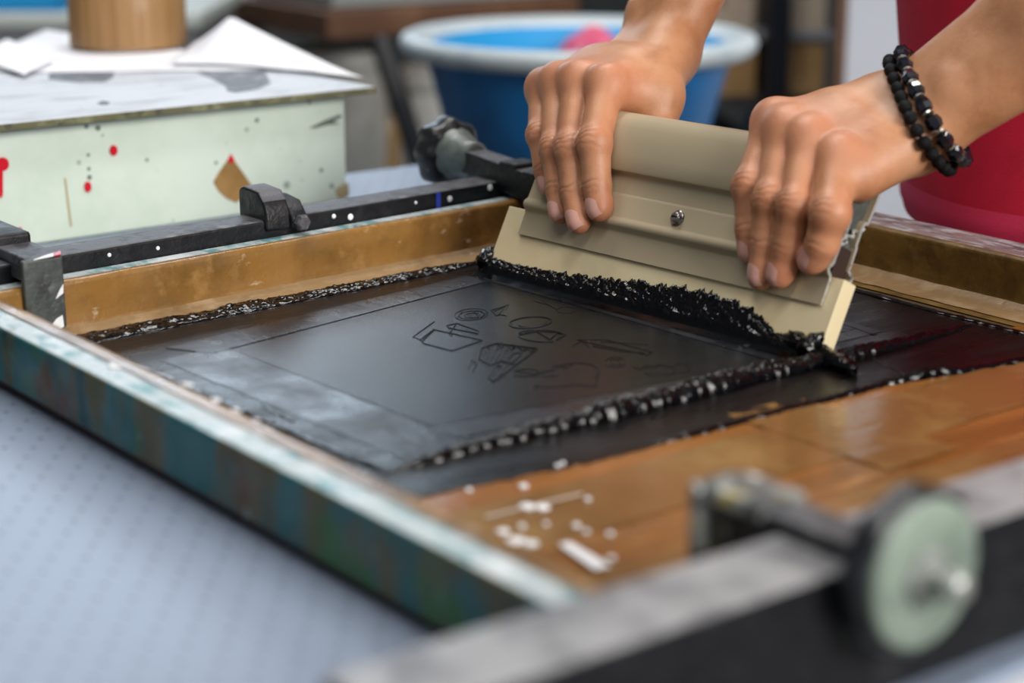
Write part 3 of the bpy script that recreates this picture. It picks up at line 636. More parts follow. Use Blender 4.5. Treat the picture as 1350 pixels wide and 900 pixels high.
# papers
def sheet(name, corners, lift, label, n=26, wav=.0015):
    P = [np.asarray(c, float) for c in corners]
    def fn(u, v_):
        p = P[0] * (1 - u) * (1 - v_) + P[1] * u * (1 - v_) + P[2] * u * v_ + P[3] * (1 - u) * v_
        return p + np.array([0, 0, max(0, lift(u, v_)) + .0003 + wav * max(0, nz(u * 3, v_ * 3, o=len(label)))])
    v, f = grid(n, n, fn); o = obj(name, v, f, 'paper', None, smooth=True, label=label, cat='paper')
    s_ = o.modifiers.new('s', 'SOLIDIFY'); s_.thickness = .0003; s_.offset = 1; return o
z0 = LZ + .0004
sheet('paper_sheet', [atZ(-60, 92, z0), atZ(62, 96, z0), atZ(420, 92, z0), atZ(60, 40, z0)], lambda u, v_: 0, 'white paper sheet lying flat under the brown tape roll', wav=.0008)
Pq = [atZ(120, 76, z0 + .003), atZ(250, 80, z0 + .003), atZ(462, 101, z0 + .002), atZ(300, 62, z0 + .003)]
def peak(u, v_): return .030 * math.exp(-((u - .36) / .26) ** 2 - ((v_ - .98) / .40) ** 2)
sheet('paper_sheet', [atZ(225, 84, z0 + .0035), atZ(300, 84, z0 + .0035), atZ(478, 103, z0 + .0008), atZ(255, 58, z0 + .0035)], lambda u, v_: .030 * max(0, 1 - abs(u - .25) / (.25 if u < .25 else .75)) ** 1.15 * max(0, v_ - .25) / .75, 'white paper sheet with a raised pointed fold beside the tape roll')
sheet('paper_sheet', [atZ(-40, 75, z0 + .003), atZ(32, 99, z0 + .003), atZ(75, 80, z0 + .003), atZ(10, 55, z0 + .003)], lambda u, v_: .002 * v_, 'white paper sheet with its corner curling over the lid edge', wav=.001)
rz = z0 + .003
rc = atZ(170, 58, rz)
tr = root('tape_roll', 'roll of brown packing tape standing on white papers', 'tape roll', tuple(rc))
RR = 76 / F_PX * float((rc - CAM) @ FWD)
G().lathe(rc, (0, 0, 1), [(RR * .995, .0), (RR, .0012), (RR, .0485), (RR * .99, .0495), (RR * .72, .0495), (RR * .72, .0)], n=64, ring=True).build('tape_winding', 'cardboard', tr, smooth=True).modifiers.new('e', 'EDGE_SPLIT')
G().lathe(rc, (0, 0, 1), [(RR * .72, .0), (RR * .72, .0498), (RR * .68, .0498), (RR * .68, .0)], n=64, ring=True).build('core', 'carton_pale', tr, smooth=True).modifiers.new('e', 'EDGE_SPLIT')

# ------------------------------------------------------------------ background
D = 2.25
bc_ = atD(762, 44, D); RB = 236 / F_PX * D
BZ = bc_[2]
stz = BZ - .215
bas = root('wash_basin', 'round blue plastic basin with a pale worn rim', 'basin', (bc_[0], bc_[1], stz))
G().lathe((bc_[0], bc_[1], stz), (0, 0, 1), [(0, .003), (RB * .60, .0), (RB * .63, .004), (RB * .85, .188), (RB * .86, .198), (RB * .84, .198), (RB * .61, .012), (0, .010)], n=72).build('bowl', 'blue_plastic', bas, smooth=True)
G().lathe((bc_[0], bc_[1], stz), (0, 0, 1), [(RB * .835, .196), (RB * .86, .190), (RB * .96, .192), (RB * .995, .200), (RB, .207), (RB * .985, .214), (RB * .95, .217), (RB * .86, .212), (RB * .82, .206), (RB * .81, .19)], n=72, ring=True).build('rim', 'rim_white', bas, smooth=True)
G().lathe((bc_[0], bc_[1], stz), (0, 0, 1), [(RB * .645, .05), (RB * .838, .206), (RB * .812, .205), (RB * .63, .05)], n=72, ring=True).build('inner_wall', 'bright_blue', bas, smooth=True)
cp = atD(785, 52, D + .10)
v, f = grid(20, 20, lambda u, v_: (cp[0] + .13 * (u - .5), cp[1] - .16 * (v_ - .5), stz + .10 + .11 * math.sin(math.pi * u) ** .5 * math.sin(math.pi * v_) ** .5 + .02 * nz(u * 4, v_ * 4)))
obj('cloth', v, f, 'pink_cloth', None, smooth=True, label='crumpled pink and white cloth lying inside the blue basin', cat='cloth')
st = root('stool', 'low dark stool carrying the blue basin', 'stool', (bc_[0], bc_[1], FLOOR_Z))
G().lathe((bc_[0], bc_[1], stz - .03), (0, 0, 1), [(0, 0), (.15, 0), (.16, .006), (.16, .026), (.155, .03), (0, .03)], n=40).build('seat', 'shelf_dark', st, smooth=False)
for a in range(4):
    t = a * math.pi / 2 + .5; G().tube([(bc_[0] + .12 * math.cos(t), bc_[1] + .12 * math.sin(t), stz - .02), (bc_[0] + .17 * math.cos(t), bc_[1] + .17 * math.sin(t), FLOOR_Z)], .014).build('leg', 'shelf_dark', st)

# wooden bench with slanting legs behind the cream box
D = 2.75
p0, p1 = atD(436, 34, D), atD(640, 36, D + .15); d = nrm((p1 - p0) * np.array([1, 1, 0])); pe = np.array([-d[1], d[0], 0])
bz = atD(430, 30, D)[2]
wb = root('wooden_bench', 'brown wooden bench with black slanting metal legs behind the cream box', 'bench', (float(p0[0]), float(p0[1]), FLOOR_Z))
o_ = np.array([p0[0], p0[1], bz - .026]) - d * .005
G().obox(o_, d * .46, pe * .40, UPZ * .042).build('bench_top', 'brown_wood', wb, bevel=.004)
def leg_px(a, b, D, r, parent, mat='dark_metal', name='leg'):
    A = atD(*a, D); B = atD(*b, D); t = (FLOOR_Z - A[2]) / (B[2] - A[2]); return G().tube([A, A + (B - A) * t], r, n=8).build(name, mat, parent)
leg_px((500, 50), (556, 225), D + .03, .017, wb)
for kx_ in (.42,):
    q = o_ + d * kx_ + pe * .03; G().tube([q, np.array([q[0] + .16 * d[0], q[1] + .16 * d[1], FLOOR_Z])], .017, n=8).build('leg', 'dark_metal', wb)
for kx_ in (.05, .42):
    q = o_ + d * kx_ + pe * .37; G().tube([q, np.array([q[0] + .16 * d[0], q[1] + .16 * d[1], FLOOR_Z])], .017, n=8).build('leg', 'dark_metal', wb)
# stack of trays / papers on the bench
M('cover_white', (.55, .60, .58), .6); M('cover_grey', (.25, .28, .28), .5)
q = o_ + UPZ * .043
for i, (ln, mt) in enumerate(((.40, 'cover_grey'), (.38, 'cover_white'), (.36, 'cover_white'))):
    g = G().obox(q + d * .03 + pe * .04 + UPZ * (.022 * i), d * ln, pe * .28, UPZ * .021)
    g.build('tray', mt, None, bevel=.003, label=['dark grey flat tray lowest of the stack on the wooden bench', 'pale flat tray in the middle of the bench stack', 'pale flat tray topmost of the bench stack'][i], cat='tray', group='trays stacked on the bench')
# white buckets beneath the bench
def bucket(px, D, rad, hgt, mat, label, rim=True):
    c = atD(*px, D); r = root('bucket', label, 'bucket', (c[0], c[1], c[2] - hgt), 'buckets behind the printing table')
    G().lathe((c[0], c[1], c[2] - hgt), (0, 0, 1), [(0, 0), (rad * .84, 0), (rad * .86, .006), (rad, hgt), (rad * .96, hgt), (rad * .82, .012), (0, .012)], n=40).build('body', mat, r, smooth=True)
    G().lathe((c[0], c[1], c[2] - hgt), (0, 0, 1), [(rad * .98, hgt - .03), (rad * 1.05, hgt - .03), (rad * 1.06, hgt + .002), (rad * .97, hgt + .004)], n=40, ring=True).build('rim', mat, r, smooth=True)
    return c
c1 = bucket((572, 92), 3.05, .062, .33, 'white_bucket', 'off-white bucket between the bench leg and the blue basin')
c2 = bucket((450, 64), 3.02, .078, .30, 'white_bucket', 'wide off-white bucket under the wooden bench')
# low plinth carrying the buckets and cartons
def carton(corner, dx, dy, dz, mat, label, lidm=None, group=None, cat='box', name='cardboard_box'):
    r = root(name, label, cat, tuple(np.asarray(corner) + (np.asarray(dx) + np.asarray(dy)) / 2), group)
    G().obox(corner, dx, dy, UPZ * dz).build('body', mat, r, bevel=.003)
    c = np.asarray(corner) + UPZ * dz; dx = np.asarray(dx); dy = np.asarray(dy)
    G().obox(c + dx * .46 - dy * .002, dx * .08, dy * 1.004, UPZ * .001).build('packing_tape', 'floor_tape_olive' if lidm is None else lidm, r)
    G().obox(c + dx * .46 - dy * .004 - UPZ * .06, dx * .08, dy * .004, UPZ * .06).build('packing_tape', 'floor_tape_olive' if lidm is None else lidm, r)
    return r
pl = root('pallet', 'dark low platform behind the printing table under buckets', 'platform', (1.2, 2.3, FLOOR_Z))
zb = min(c1[2] - .33, c2[2] - .30)
pd = nrm(c1 - c2) * np.array([1, 1, 0]); 
for (c, hh) in ((c1, .33), (c2, .30)):
    G().box(c[0] - .10, c[0] + .10, c[1] - .10, c[1] + .10, FLOOR_Z, c[2] - hh).build('block', 'shelf_dark', pl, bevel=.004)
q = atD(512, 165, 3.8)
carton((q[0] - .06, q[1] - .06, FLOOR_Z), (.22, -.10, 0), (.1, .22, 0), q[2] - FLOOR_Z, 'carton', 'tall brown carton standing behind the dark bench leg')
# grey low cabinet at far left with blue crate
D = 2.5
pc = atD(40, 12, D); cabz = pc[2] - .005
cab = root('grey_cabinet', 'grey metal cabinet under the bright blue crate', 'cabinet', (pc[0], pc[1], FLOOR_Z))
lx = np.array([RIGHT[0], RIGHT[1], 0]); ly = np.array([FWD_H[0], FWD_H[1], 0])
co = pc * np.array([1, 1, 0]) + UPZ * FLOOR_Z - lx * .30
G().obox(co, lx * .52, ly * .38, UPZ * (cabz - FLOOR_Z - .02)).build('body', 'grey_metal', cab, bevel=.004)
G().obox(co - ly * .01 - lx * .01 + UPZ * (cabz - FLOOR_Z - .02), lx * .54, ly * .40, UPZ * .02).build('top', 'cover_white', cab, bevel=.003)
for k in range(3):
    dr = G().obox(co - ly * .008 + lx * .02 + UPZ * (.08 + .25 * k), lx * .48, ly * .01, UPZ * .23).build('drawer', 'cover_grey', cab, bevel=.003)
    G().obox(co - ly * .020 + lx * .18 + UPZ * (.18 + .25 * k), lx * .16, ly * .012, UPZ * .012).build('handle', 'dark_metal', dr)
cr = root('plastic_crate', 'bright blue plastic crate on the grey cabinet', 'crate', tuple(co + UPZ * (cabz - FLOOR_Z)))
cz = cabz
c0 = np.array([co[0], co[1], cz]) + ly * .02 - lx * .02
G().obox(c0, lx * .36, ly * .25, UPZ * .008).build('base', 'bright_blue', cr)
G().obox(c0, lx * .36, ly * .008, UPZ * .14).build('side', 'bright_blue', cr, bevel=.002); G().obox(c0 + ly * .242, lx * .36, ly * .008, UPZ * .14).build('side', 'bright_blue', cr, bevel=.002)
G().obox(c0, lx * .008, ly * .25, UPZ * .14).build('side', 'bright_blue', cr, bevel=.002); G().obox(c0 + lx * .352, lx * .008, ly * .25, UPZ * .14).build('side', 'bright_blue', cr, bevel=.002)
G().obox(c0 - lx * .006 - ly * .006 + UPZ * .12, lx * .372, ly * .262, UPZ * .012).build('rim', 'bright_blue', cr, bevel=.002)

# shelf with cartons behind the hands
D = 2.9
def fl(px, D): return atD(*px, D)
sL, sR = fl((905, 30), D), fl((1108, 30), D + .02)
sd = nrm((sR - sL) * np.array([1, 1, 0])); sp = np.array([-sd[1], sd[0], 0])
wS = np.linalg.norm((sR - sL)[:2])
sh = root('shelf_rack', 'dark steel shelf rack holding brown cartons beside the white partition', 'shelf', (sL[0], sL[1], FLOOR_Z))
base = np.array([sL[0], sL[1], FLOOR_Z])
zsh = [fl((1000, 150), D)[2], fl((1000, 60), D)[2], fl((1000, -60), D)[2]]
zlow = fl((1000, 225), D)[2]
G().obox(base + sd * (wS * .535), sd * .035, sp * .035, UPZ * (zsh[2] + .3 - FLOOR_Z)).build('post', 'dark_metal', sh)
for kk in (0.0, wS - .03):
    G().obox(base + sd * kk + sp * .36, sd * .03, sp * .03, UPZ * (zsh[2] + .3 - FLOOR_Z)).build('post', 'dark_metal', sh)
G().obox(base + sd * 0 + sp * .02, sd * .03, sp * .03, UPZ * (zsh[1] - FLOOR_Z)).build('post', 'dark_metal', sh)
for i, z in enumerate(zsh[:1] + [zsh[1] + .0, zsh[2] + .08]):
    G().obox(base + sp * .04 + UPZ * (z - FLOOR_Z), sd * wS, sp * .34, UPZ * .014).build('shelf_board', 'shelf_dark' if i != 1 else 'grey_metal', sh, bevel=.002)
def onshelf(k0, k1, z, h, mat, label, cat='box'):
    c = np.array([base[0], base[1], z + .0145]) + sd * (wS * k0) + sp * .045
    carton(c, sd * (wS * (k1 - k0)), sp * .26, h, mat, label, group='cartons on the shelf rack')
onshelf(.02, .50, zsh[0], .085, 'carton', 'brown carton on the lower shelf beside the blue basin')
onshelf(.635, .955, zsh[0], .088, 'carton', 'brown carton on the lower shelf beside the white partition')
onshelf(.04, .48, zsh[1], .10, 'carton_pale', 'pale carton on the upper shelf over the brown ones, beside the post')
onshelf(.635, .955, zsh[1], .115, 'carton_pale', 'pale tall carton on the upper shelf beside the white partition')
cz2 = zsh[0]
M('blue_dark', (.01, .06, .16), .4)
for i, (k0, k1) in enumerate(((.12, .5), (.68, .86))):
    c = base + sd * (wS * k0) + sp * .06; g = G().obox(c, sd * (wS * (k1 - k0)), sp * .28, UPZ * (zsh[0] - .05 - FLOOR_Z))
    g.build('storage_bin', 'blue_dark', None, bevel=.006, label=['dark blue storage bin on the floor under the rack by the basin', 'dark blue storage bin on the floor under the rack by the partition'][i], cat='bin', group='bins under the rack')
# white partition panel
pl_, pr_ = fl((1113, 100), 2.6), fl((1330, 100), 2.6)
pd_ = nrm((pr_ - pl_) * np.array([1, 1, 0])); pp_ = np.array([-pd_[1], pd_[0], 0])
pa = root('partition', 'plain white upright partition panel behind the person', 'partition', (pl_[0], pl_[1], FLOOR_Z))
G().obox(np.array([pl_[0], pl_[1], FLOOR_Z]), pd_ * .9, pp_ * .03, UPZ * 2.0).build('panel', 'panel_white', pa, bevel=.003)
G().obox(np.array([pl_[0], pl_[1], FLOOR_Z]) - pd_ * .012 - pp_ * .003, pd_ * .012, pp_ * .036, UPZ * 2.0).build('edge_trim', 'brown_wood', pa)
# ceiling lamps
for i, (x, y) in enumerate(((1.2, 1.6), (-.2, .2))):
    lm = root('ceiling_lamp', ['white tube lamp fixture on the ceiling above the person', 'white tube lamp fixture on the ceiling behind the printing table, away from the person'][i], 'lamp', (x, y, 2.1), 'ceiling tube lamps')
    G().box(x - .76, x + .76, y - .19, y + .19, 2.07, 2.1).build('housing', 'cover_white', lm, bevel=.004)
    for dy in (-.08, .08): G().tube([(x - .72, y + dy, 2.064), (x + .72, y + dy, 2.064)], .005, n=10).build('tube', 'paper', lm)

#@@PERSON
# ------------------------------------------------------------------ person: one body surface grown from a signed distance field
def smin(a, b, k):
    if k <= 0: return np.minimum(a, b)
    h = np.clip(.5 + .5 * (b - a) / k, 0, 1); return b * (1 - h) + a * h - k * h * (1 - h)
def rcone(P, a, b, r1, r2):
    a = np.asarray(a, np.float32); b = np.asarray(b, np.float32); ba = b - a; pa = P - a
    h = np.clip((pa @ ba) / (ba @ ba), 0, 1); return np.linalg.norm(pa - h[:, None] * ba, axis=1) - (r1 + (r2 - r1) * h)
def ellip(P, c, ax, rad):
    q = (P - np.asarray(c, np.float32)) @ np.asarray(ax, np.float32).T; r = np.asarray(rad, np.float32)
    k0 = np.linalg.norm(q / r, axis=1); k1 = np.linalg.norm(q / (r * r), axis=1) + 1e-9; return k0 * (k0 - 1) / k1

class Hand:
    pass
def build_hand(fing, wrist, elbow, thumb, side, dors):
    """fing: list of 4 joint chains (mcp,pip,dip,tip) index..pinky ; side: unit vector from pinky to thumb side"""
    H = Hand(); H.f = fing; H.w = wrist; H.e = elbow; H.t = thumb; H.dors = dors; H.side = side
    return H
FR = [(.0108, .0098, .0086, .0072), (.0110, .0097, .0086, .0072), (.0104, .0092, .0081, .0068), (.0098, .0086, .0076, .0062)]
CREASE = ((1, .00045, ((-.0046, .6), (-.0017, 1.0), (.0009, .8), (.0040, .55))), (2, .0003, ((-.0013, 1.0), (.0016, .6))))
def crease_line(al, la, o_, i, j, k_):
    return al - o_ * (1 + .55 * (la / .008) ** 2) - .0005 * np.sin(la * (700 + 130 * k_) + i * 2.1 + j + k_ * 1.7)
def finger_sdf(H, i, P):
    f = H.f[i]; r = [q * H.fs[i] for q in FR[i]]; dn = H.fd[i]
    fd = rcone(P, f[0], f[1], r[0], r[1]); fd = smin(fd, rcone(P, f[1], f[2], r[1] * .99, r[2]), .003); fd = smin(fd, rcone(P, f[2], f[3], r[2] * .99, r[3]), .003)
    fd = smin(fd, np.linalg.norm(P - np.asarray(f[1] + dn * .0008, np.float32), axis=1) - r[1] * .98, .005)
    fd = smin(fd, np.linalg.norm(P - np.asarray(f[3] * .75 + f[2] * .25 - dn * .0016, np.float32), axis=1) - r[3] * .98, .004)
    for j, amp, offs in CREASE:
        t = nrm(f[j + 1] - f[j - 1]); q = P - np.asarray(f[j], np.float32); al = q @ t.astype(np.float32); up = q @ dn.astype(np.float32); la = q @ np.cross(t, dn).astype(np.float32)
        msk = np.clip(up / (r[j] * .7), 0, 1) * (np.abs(al) < .012)
        for k_, (o_, w_) in enumerate(offs): fd = fd + amp * w_ * msk * np.exp(-(crease_line(al, la, o_, i, j, k_) / .00085) ** 2)
    return fd
def hand_sdf(H, P):
    # forearm: radius and ulna side by side, flattened at the wrist
    ax = nrm(H.e - H.w); side = nrm(H.side - ax * (H.side @ ax)); wv = H.wscale
    w1 = H.w + side * .0125 * wv; w2 = H.w - side * .0125 * wv
    m1 = H.w + ax * .09 + side * .014; m2 = H.w + ax * .09 - side * .014
    e1 = H.e + side * .014; e2 = H.e - side * .014
    d = rcone(P, w1, m1, .0180, .0245); d = smin(d, rcone(P, w2, m2, .0175, .0240), .02)
    d = smin(d, rcone(P, m1, e1, .0245, .033), .02); d = smin(d, rcone(P, m2, e2, .0240, .033), .02)
    d = smin(d, np.linalg.norm(P - np.asarray(H.ulna, np.float32), axis=1) - .0085, .012)
    # palm: metacarpals
    pal = None
    for i, f in enumerate(H.f):
        k = (1.1, .35, -.35, -1.05)[i]
        root_ = H.w - ax * .012 + side * (.0115 * k)
        inner = f[0] - H.dors[i] * .0022; mid_ = root_ * .5 + inner * .5 + H.dors[i] * .0030
        dd = rcone(P, root_, mid_, .0150, .0136); dd = smin(dd, rcone(P, mid_, inner, .0136, (.0130, .0130, .0126, .0124)[i]), .006)
        pal = dd if pal is None else smin(pal, dd, .014)
    # flesh of the palm beneath the metacarpals
    mid = (H.f[1][0] + H.f[2][0]) / 2; dm = nrm(H.dors[1] + H.dors[2])
    pal = smin(pal, rcone(P, H.w - ax * .02 - dm * .008, mid - dm * .010 - nrm(mid - H.w) * .012, .016, .012), .012)
    d = smin(d, pal, .016)
    # thumb
    T = H.t; dt = rcone(P, T[0], T[1], .0165, .0140); dt = smin(dt, rcone(P, T[1], T[2], .0130, .0115), .006); dt = smin(dt, rcone(P, T[2], T[3], .0115, .0092), .004)
    d = smin(d, dt, .014)
    if getattr(H, 'heel', None) is not None: d = smin(d, rcone(P, H.heel[0], H.heel[1], H.heel[2], H.heel[3]), .014)
    if getattr(H, 'web', None) is not None: d = smin(d, rcone(P, *H.web), .014)
    # knuckles
    for i, f in enumerate(H.f):
        d = smin(d, np.linalg.norm(P - np.asarray(f[0] + H.dors[i] * .0034, np.float32), axis=1) - (.0086, .0092, .0086, .0078)[i], .008)
    for i in range(4):
        fd = finger_sdf(H, i, P); fing = fd if i == 0 else smin(fing, fd, .0012)
    return smin(d, fing, .0065)

def surface_nets(sdf, lo, hi, h):
    lo = np.asarray(lo, float); n = np.ceil((np.asarray(hi) - lo) / h).astype(int) + 1; B = 8
    nb = np.ceil(n / B).astype(int); n = nb * B
    gi = np.stack(np.meshgrid(*[np.arange(k) for k in nb], indexing='ij'), -1).reshape(-1, 3)
    ctr = (lo + (gi * B + (B - 1) / 2) * h).astype(np.float32)
    dc = sdf(ctr); vol = np.empty(n, np.float32)
    vol.reshape(nb[0], B, nb[1], B, nb[2], B)[...] = np.sign(dc).reshape(nb)[:, None, :, None, :, None] * 1.0
    near = np.abs(dc) < B * h * 1.05 + .004
    off = np.stack(np.meshgrid(*[np.arange(B)] * 3, indexing='ij'), -1).reshape(-1, 3)
    V6 = vol.reshape(nb[0], B, nb[1], B, nb[2], B)
    idx = gi[near]
    for s in range(0, len(idx), 400):
        c = idx[s:s + 400]; pts = (lo + ((c[:, None, :] * B + off[None]) * h)).reshape(-1, 3).astype(np.float32)
        d = sdf(pts).reshape(len(c), B, B, B)
        for q, blk in zip(c, d): V6[q[0], :, q[1], :, q[2], :] = blk
    ins = vol < 0
    cnt = np.zeros(np.array(n) - 1, np.uint8)
    for a in (0, 1):
        for b in (0, 1):
            for c in (0, 1): cnt += ins[a:n[0] - 1 + a, b:n[1] - 1 + b, c:n[2] - 1 + c]
    cells = np.argwhere((cnt > 0) & (cnt < 8)); ids = -np.ones(np.array(n) - 1, np.int32); ids[tuple(cells.T)] = np.arange(len(cells))
    acc = np.zeros((len(cells), 3)); num = np.zeros(len(cells))
    C8 = [np.array(k) for k in np.ndindex(2, 2, 2)]
    for a in range(8):
        for b in range(a + 1, 8):
            if np.abs(C8[a] - C8[b]).sum() != 1: continue
            va = vol[tuple((cells + C8[a]).T)]; vb = vol[tuple((cells + C8[b]).T)]; m_ = (va < 0) != (vb < 0)
            t = np.where(m_, va / np.where(m_, va - vb, 1), 0); t = np.clip(t, 0, 1)
            acc += m_[:, None] * (C8[a] + (C8[b] - C8[a]) * t[:, None]); num += m_
    verts = lo + (cells + acc / num[:, None]) * h
    faces = []
    for ax_ in range(3):
        u, v_ = (ax_ + 1) % 3, (ax_ + 2) % 3
        sl0 = [slice(None)] * 3; sl1 = [slice(None)] * 3; sl0[ax_] = slice(0, -1); sl1[ax_] = slice(1, None)
        A = ins[tuple(sl0)]; Bm = ins[tuple(sl1)]; e = np.argwhere(A != Bm)
        e = e[(e[:, u] > 0) & (e[:, v_] > 0) & (e[:, u] < n[u] - 1) & (e[:, v_] < n[v_] - 1)]
        fl_ = A[tuple(e.T)]
        def cid(du, dv):
            q = e.copy(); q[:, u] += du; q[:, v_] += dv; return ids[tuple(q.T)]
        q = np.stack([cid(-1, -1), cid(0, -1), cid(0, 0), cid(-1, 0)], 1); q[~fl_] = q[~fl_][:, ::-1]; faces.append(q)
    return verts, np.concatenate(faces)

def chain(pts):  # (x, y, t) -> world
    return [onsq(x, y, t) for x, y, t in pts]
# right hand of the person (thumb hidden behind the handle)
RF = [chain([(800, 112, .0135), (784, 189, .0250), (787, 245, .0190), (790, 277, .0165)]),
      chain([(764, 108, .0145), (753, 196, .0252), (757, 252, .0190), (763, 293, .0165)]),
      chain([(737, 109, .0125), (732, 196, .0240), (736, 246, .0182), (738, 281, .0160)]),
      chain([(717, 116, .0075), (713, 178, .0195), (719, 224, .0170), (724, 247, .0150)])]
RW = onsq(868, 62, -.052)
RE = RW + nrm((.50, .06, .86)) * .26
sideR = nrm(RF[0][0] - RF[3][0])
def dorsals(F, W, side):
    out = []
    for f in F:
        d = nrm(f[0] - W); n_ = np.cross(d, side); n_ = nrm(n_)
        if n_ @ (UPZ + EN * .4) < 0: n_ = -n_
        out.append(n_)
    return out
def fdors(F, tilt):
    out = []
    for f, tl in zip(F, tilt):
        t = nrm(f[3] - f[1]); n_ = EN + E1 * tl; n_ = nrm(n_ - t * (n_ @ t)); out.append(n_)
    return out
RT = [RW + nrm(RF[0][0] - RW) * .012 + sideR * .014, onsq(868, 130, -.0240), onsq(866, 178, -.0225), onsq(858, 212, -.020)]
HR = build_hand(RF, RW, RE, RT, sideR, dorsals(RF, RW, sideR)); HR.fd = fdors(RF, (-.35, -.2, -.3, -.3)); HR.fs = (1.0, .98, .97, .95); HR.wscale = 1.0
HR.ulna = RW + nrm(RE - RW) * .012 - sideR * .016 + nrm(sum(HR.dors)) * .012
HR.web = (onsq(826, 122, -.004), onsq(864, 126, -.022), .0120, .0130)
# left hand of the person
LF = [chain([(1021, 160, .0100), (990, 246, .0245), (990, 302, .0200), (990, 333, .0165)]),
      chain([(1037, 172, .0155), (1018, 264, .0268), (1011, 321, .0200), (1003, 365, .0160)]),
      chain([(1066, 185, .0165), (1049, 272, .0275), (1038, 328, .0205), (1027, 364, .0165)]),
      chain([(1106, 210, .0130), (1095, 281, .0260), (1083, 322, .0205), (1069, 344, .0172)])]
LW = onsq(1206, 154, -.030)
LE = LW + nrm((.50, -.60, .60)) * .26
sideL = nrm(LF[0][0] - LF[3][0])
LT = [LW + nrm(LF[0][0] - LW) * .012 + sideL * .014, onsq(1085, 165, -.034), onsq(1040, 195, -.030), onsq(1012, 215, -.026)]
HL = build_hand(LF, LW, LE, LT, sideL, dorsals(LF, LW, sideL)); HL.fd = fdors(LF, (-.5, -.35, -.35, -.25)); HL.fs = (.98, 1.0, 1.0, 1.17); HL.wscale = 1.05
HL.ulna = LW + nrm(LE - LW) * .012 - sideL * .014 + nrm(sum(HL.dors)) * .012
HL.heel = (LW - nrm(LE - LW) * .004 - sideL * .016, onsq(1131, 234, .006), .0150, .0135)
# torso and the rest
TC = np.array([1.090, .690, 0.0])
SHR = TC + np.array([-.01, .185, .47]); SHL = TC + np.array([-.01, -.185, .47])
HIP = [TC + np.array([.02, .09, -.04]), TC + np.array([.02, -.09, -.04])]
HEADC = TC + np.array([-.09, 0, .70])
def body_sdf(P):
    d = hand_sdf(HR, P); d = np.minimum(d, hand_sdf(HL, P))
    for H, S in ((HR, SHR), (HL, SHL)):
        d = smin(d, rcone(P, H.e, S, .040, .055), .03)
    I = np.eye(3)
    t = ellip(P, TC + np.array([0, 0, .36]), I, (.115, .185, .20)); t = smin(t, ellip(P, TC + np.array([0, 0, .12]), I, (.105, .155, .22)), .06)
    t = smin(t, ellip(P, TC + np.array([.01, 0, -.06]), I, (.115, .165, .13)), .05)
    t = smin(t, rcone(P, SHR, SHL, .058, .058), .05); t = smin(t, rcone(P, TC + np.array([-.01, 0, .48]), HEADC - np.array([-.02, 0, .08]), .062, .055), .04)
    d = smin(d, t, .03)
    hd = ellip(P, HEADC, I, (.095, .076, .115)); hd = smin(hd, ellip(P, HEADC + np.array([-.035, 0, -.06]), I, (.055, .052, .06)), .03)
    hd = smin(hd, rcone(P, HEADC + np.array([-.092, 0, .01]), HEADC + np.array([-.112, 0, -.024]), .008, .013), .014)
    for s in (-1, 1):
        hd = smin(hd, ellip(P, HEADC + np.array([.005, s * .078, -.005]), I, (.018, .008, .030)), .006)
        hd = np.maximum(hd, -(np.linalg.norm(P - np.asarray(HEADC + np.array([-.098, s * .032, .012]), np.float32), axis=1) - .013))
        hd = smin(hd, np.linalg.norm(P - np.asarray(HEADC + np.array([-.080, s * .032, .012]), np.float32), axis=1) - .0125, .002)
    hd = smin(hd, rcone(P, HEADC + np.array([-.088, -.018, -.062]), HEADC + np.array([-.088, .018, -.062]), .007, .007), .006)
    d = smin(d, hd, .012)
    for hp in HIP:
        kn_ = hp + np.array([-.03, 0, -.40]); an = hp + np.array([.03, 0, -.76])
        d = smin(d, rcone(P, hp, kn_, .082, .055), .03); d = smin(d, rcone(P, kn_, an, .055, .036), .02); d = smin(d, rcone(P, an + np.array([0, 0, -.028]), an + np.array([-.15, 0, -.036]), .034, .026), .02)
    return d
def clip_faces(v, f, keep):
    m_ = keep(v); fk = m_[f].all(1); f = f[fk]; used = np.unique(f); mp = -np.ones(len(v), int); mp[used] = np.arange(len(used)); return v[used], mp[f]
VS, FS = [], []; off_ = 0
CUT = .15
for H, o_s in ((HR, .05), (HL, .05)):
    pts = np.array([H.w + nrm(H.e - H.w) * (CUT + .01)] + [p for f in H.f for p in f] + list(H.t) + [H.w]); lo = pts.min(0) - .042; hi = pts.max(0) + .042
    other = HL if H is HR else HR
    ax = nrm(H.e - H.w)
    v, f = surface_nets(lambda P: smin(hand_sdf(H, P), rcone(P, H.e, SHR if H is HR else SHL, .040, .055), .03), lo, hi, .00095)
    v, f = clip_faces(v, f, lambda q: (q - H.w) @ ax < CUT + .013)
    VS.append(v); FS.append(f + off_); off_ += len(v)
v, f = surface_nets(body_sdf, (.60, .25, -.865), (1.32, 1.0, .86), .007)
def keepb(q):
    k = np.ones(len(q), bool)
    for H in (HR, HL):
        ax = nrm(H.e - H.w); al = (q - H.w) @ ax; rad = np.linalg.norm((q - H.w) - al[:, None] * ax, axis=1)
        k &= ~((al < CUT) & (rad < .16) & (q[:, 0] < (.96 if H is HR else 1.0)))
    return k
v, f = clip_faces(v, f, keepb); VS.append(v); FS.append(f + off_)
V = np.concatenate(VS); Fa = np.concatenate(FS)
per = root('person', 'person in a red shirt leaning over the screen with both hands on the squeegee', 'person', (float(TC[0]), float(TC[1]), FLOOR_Z))
me = bpy.data.meshes.new('body'); me.vertices.add(len(V)); me.vertices.foreach_set('co', V.astype(np.float32).ravel())
me.loops.add(len(Fa) * 4); me.loops.foreach_set('vertex_index', Fa.astype(np.int32).ravel()); me.polygons.add(len(Fa))
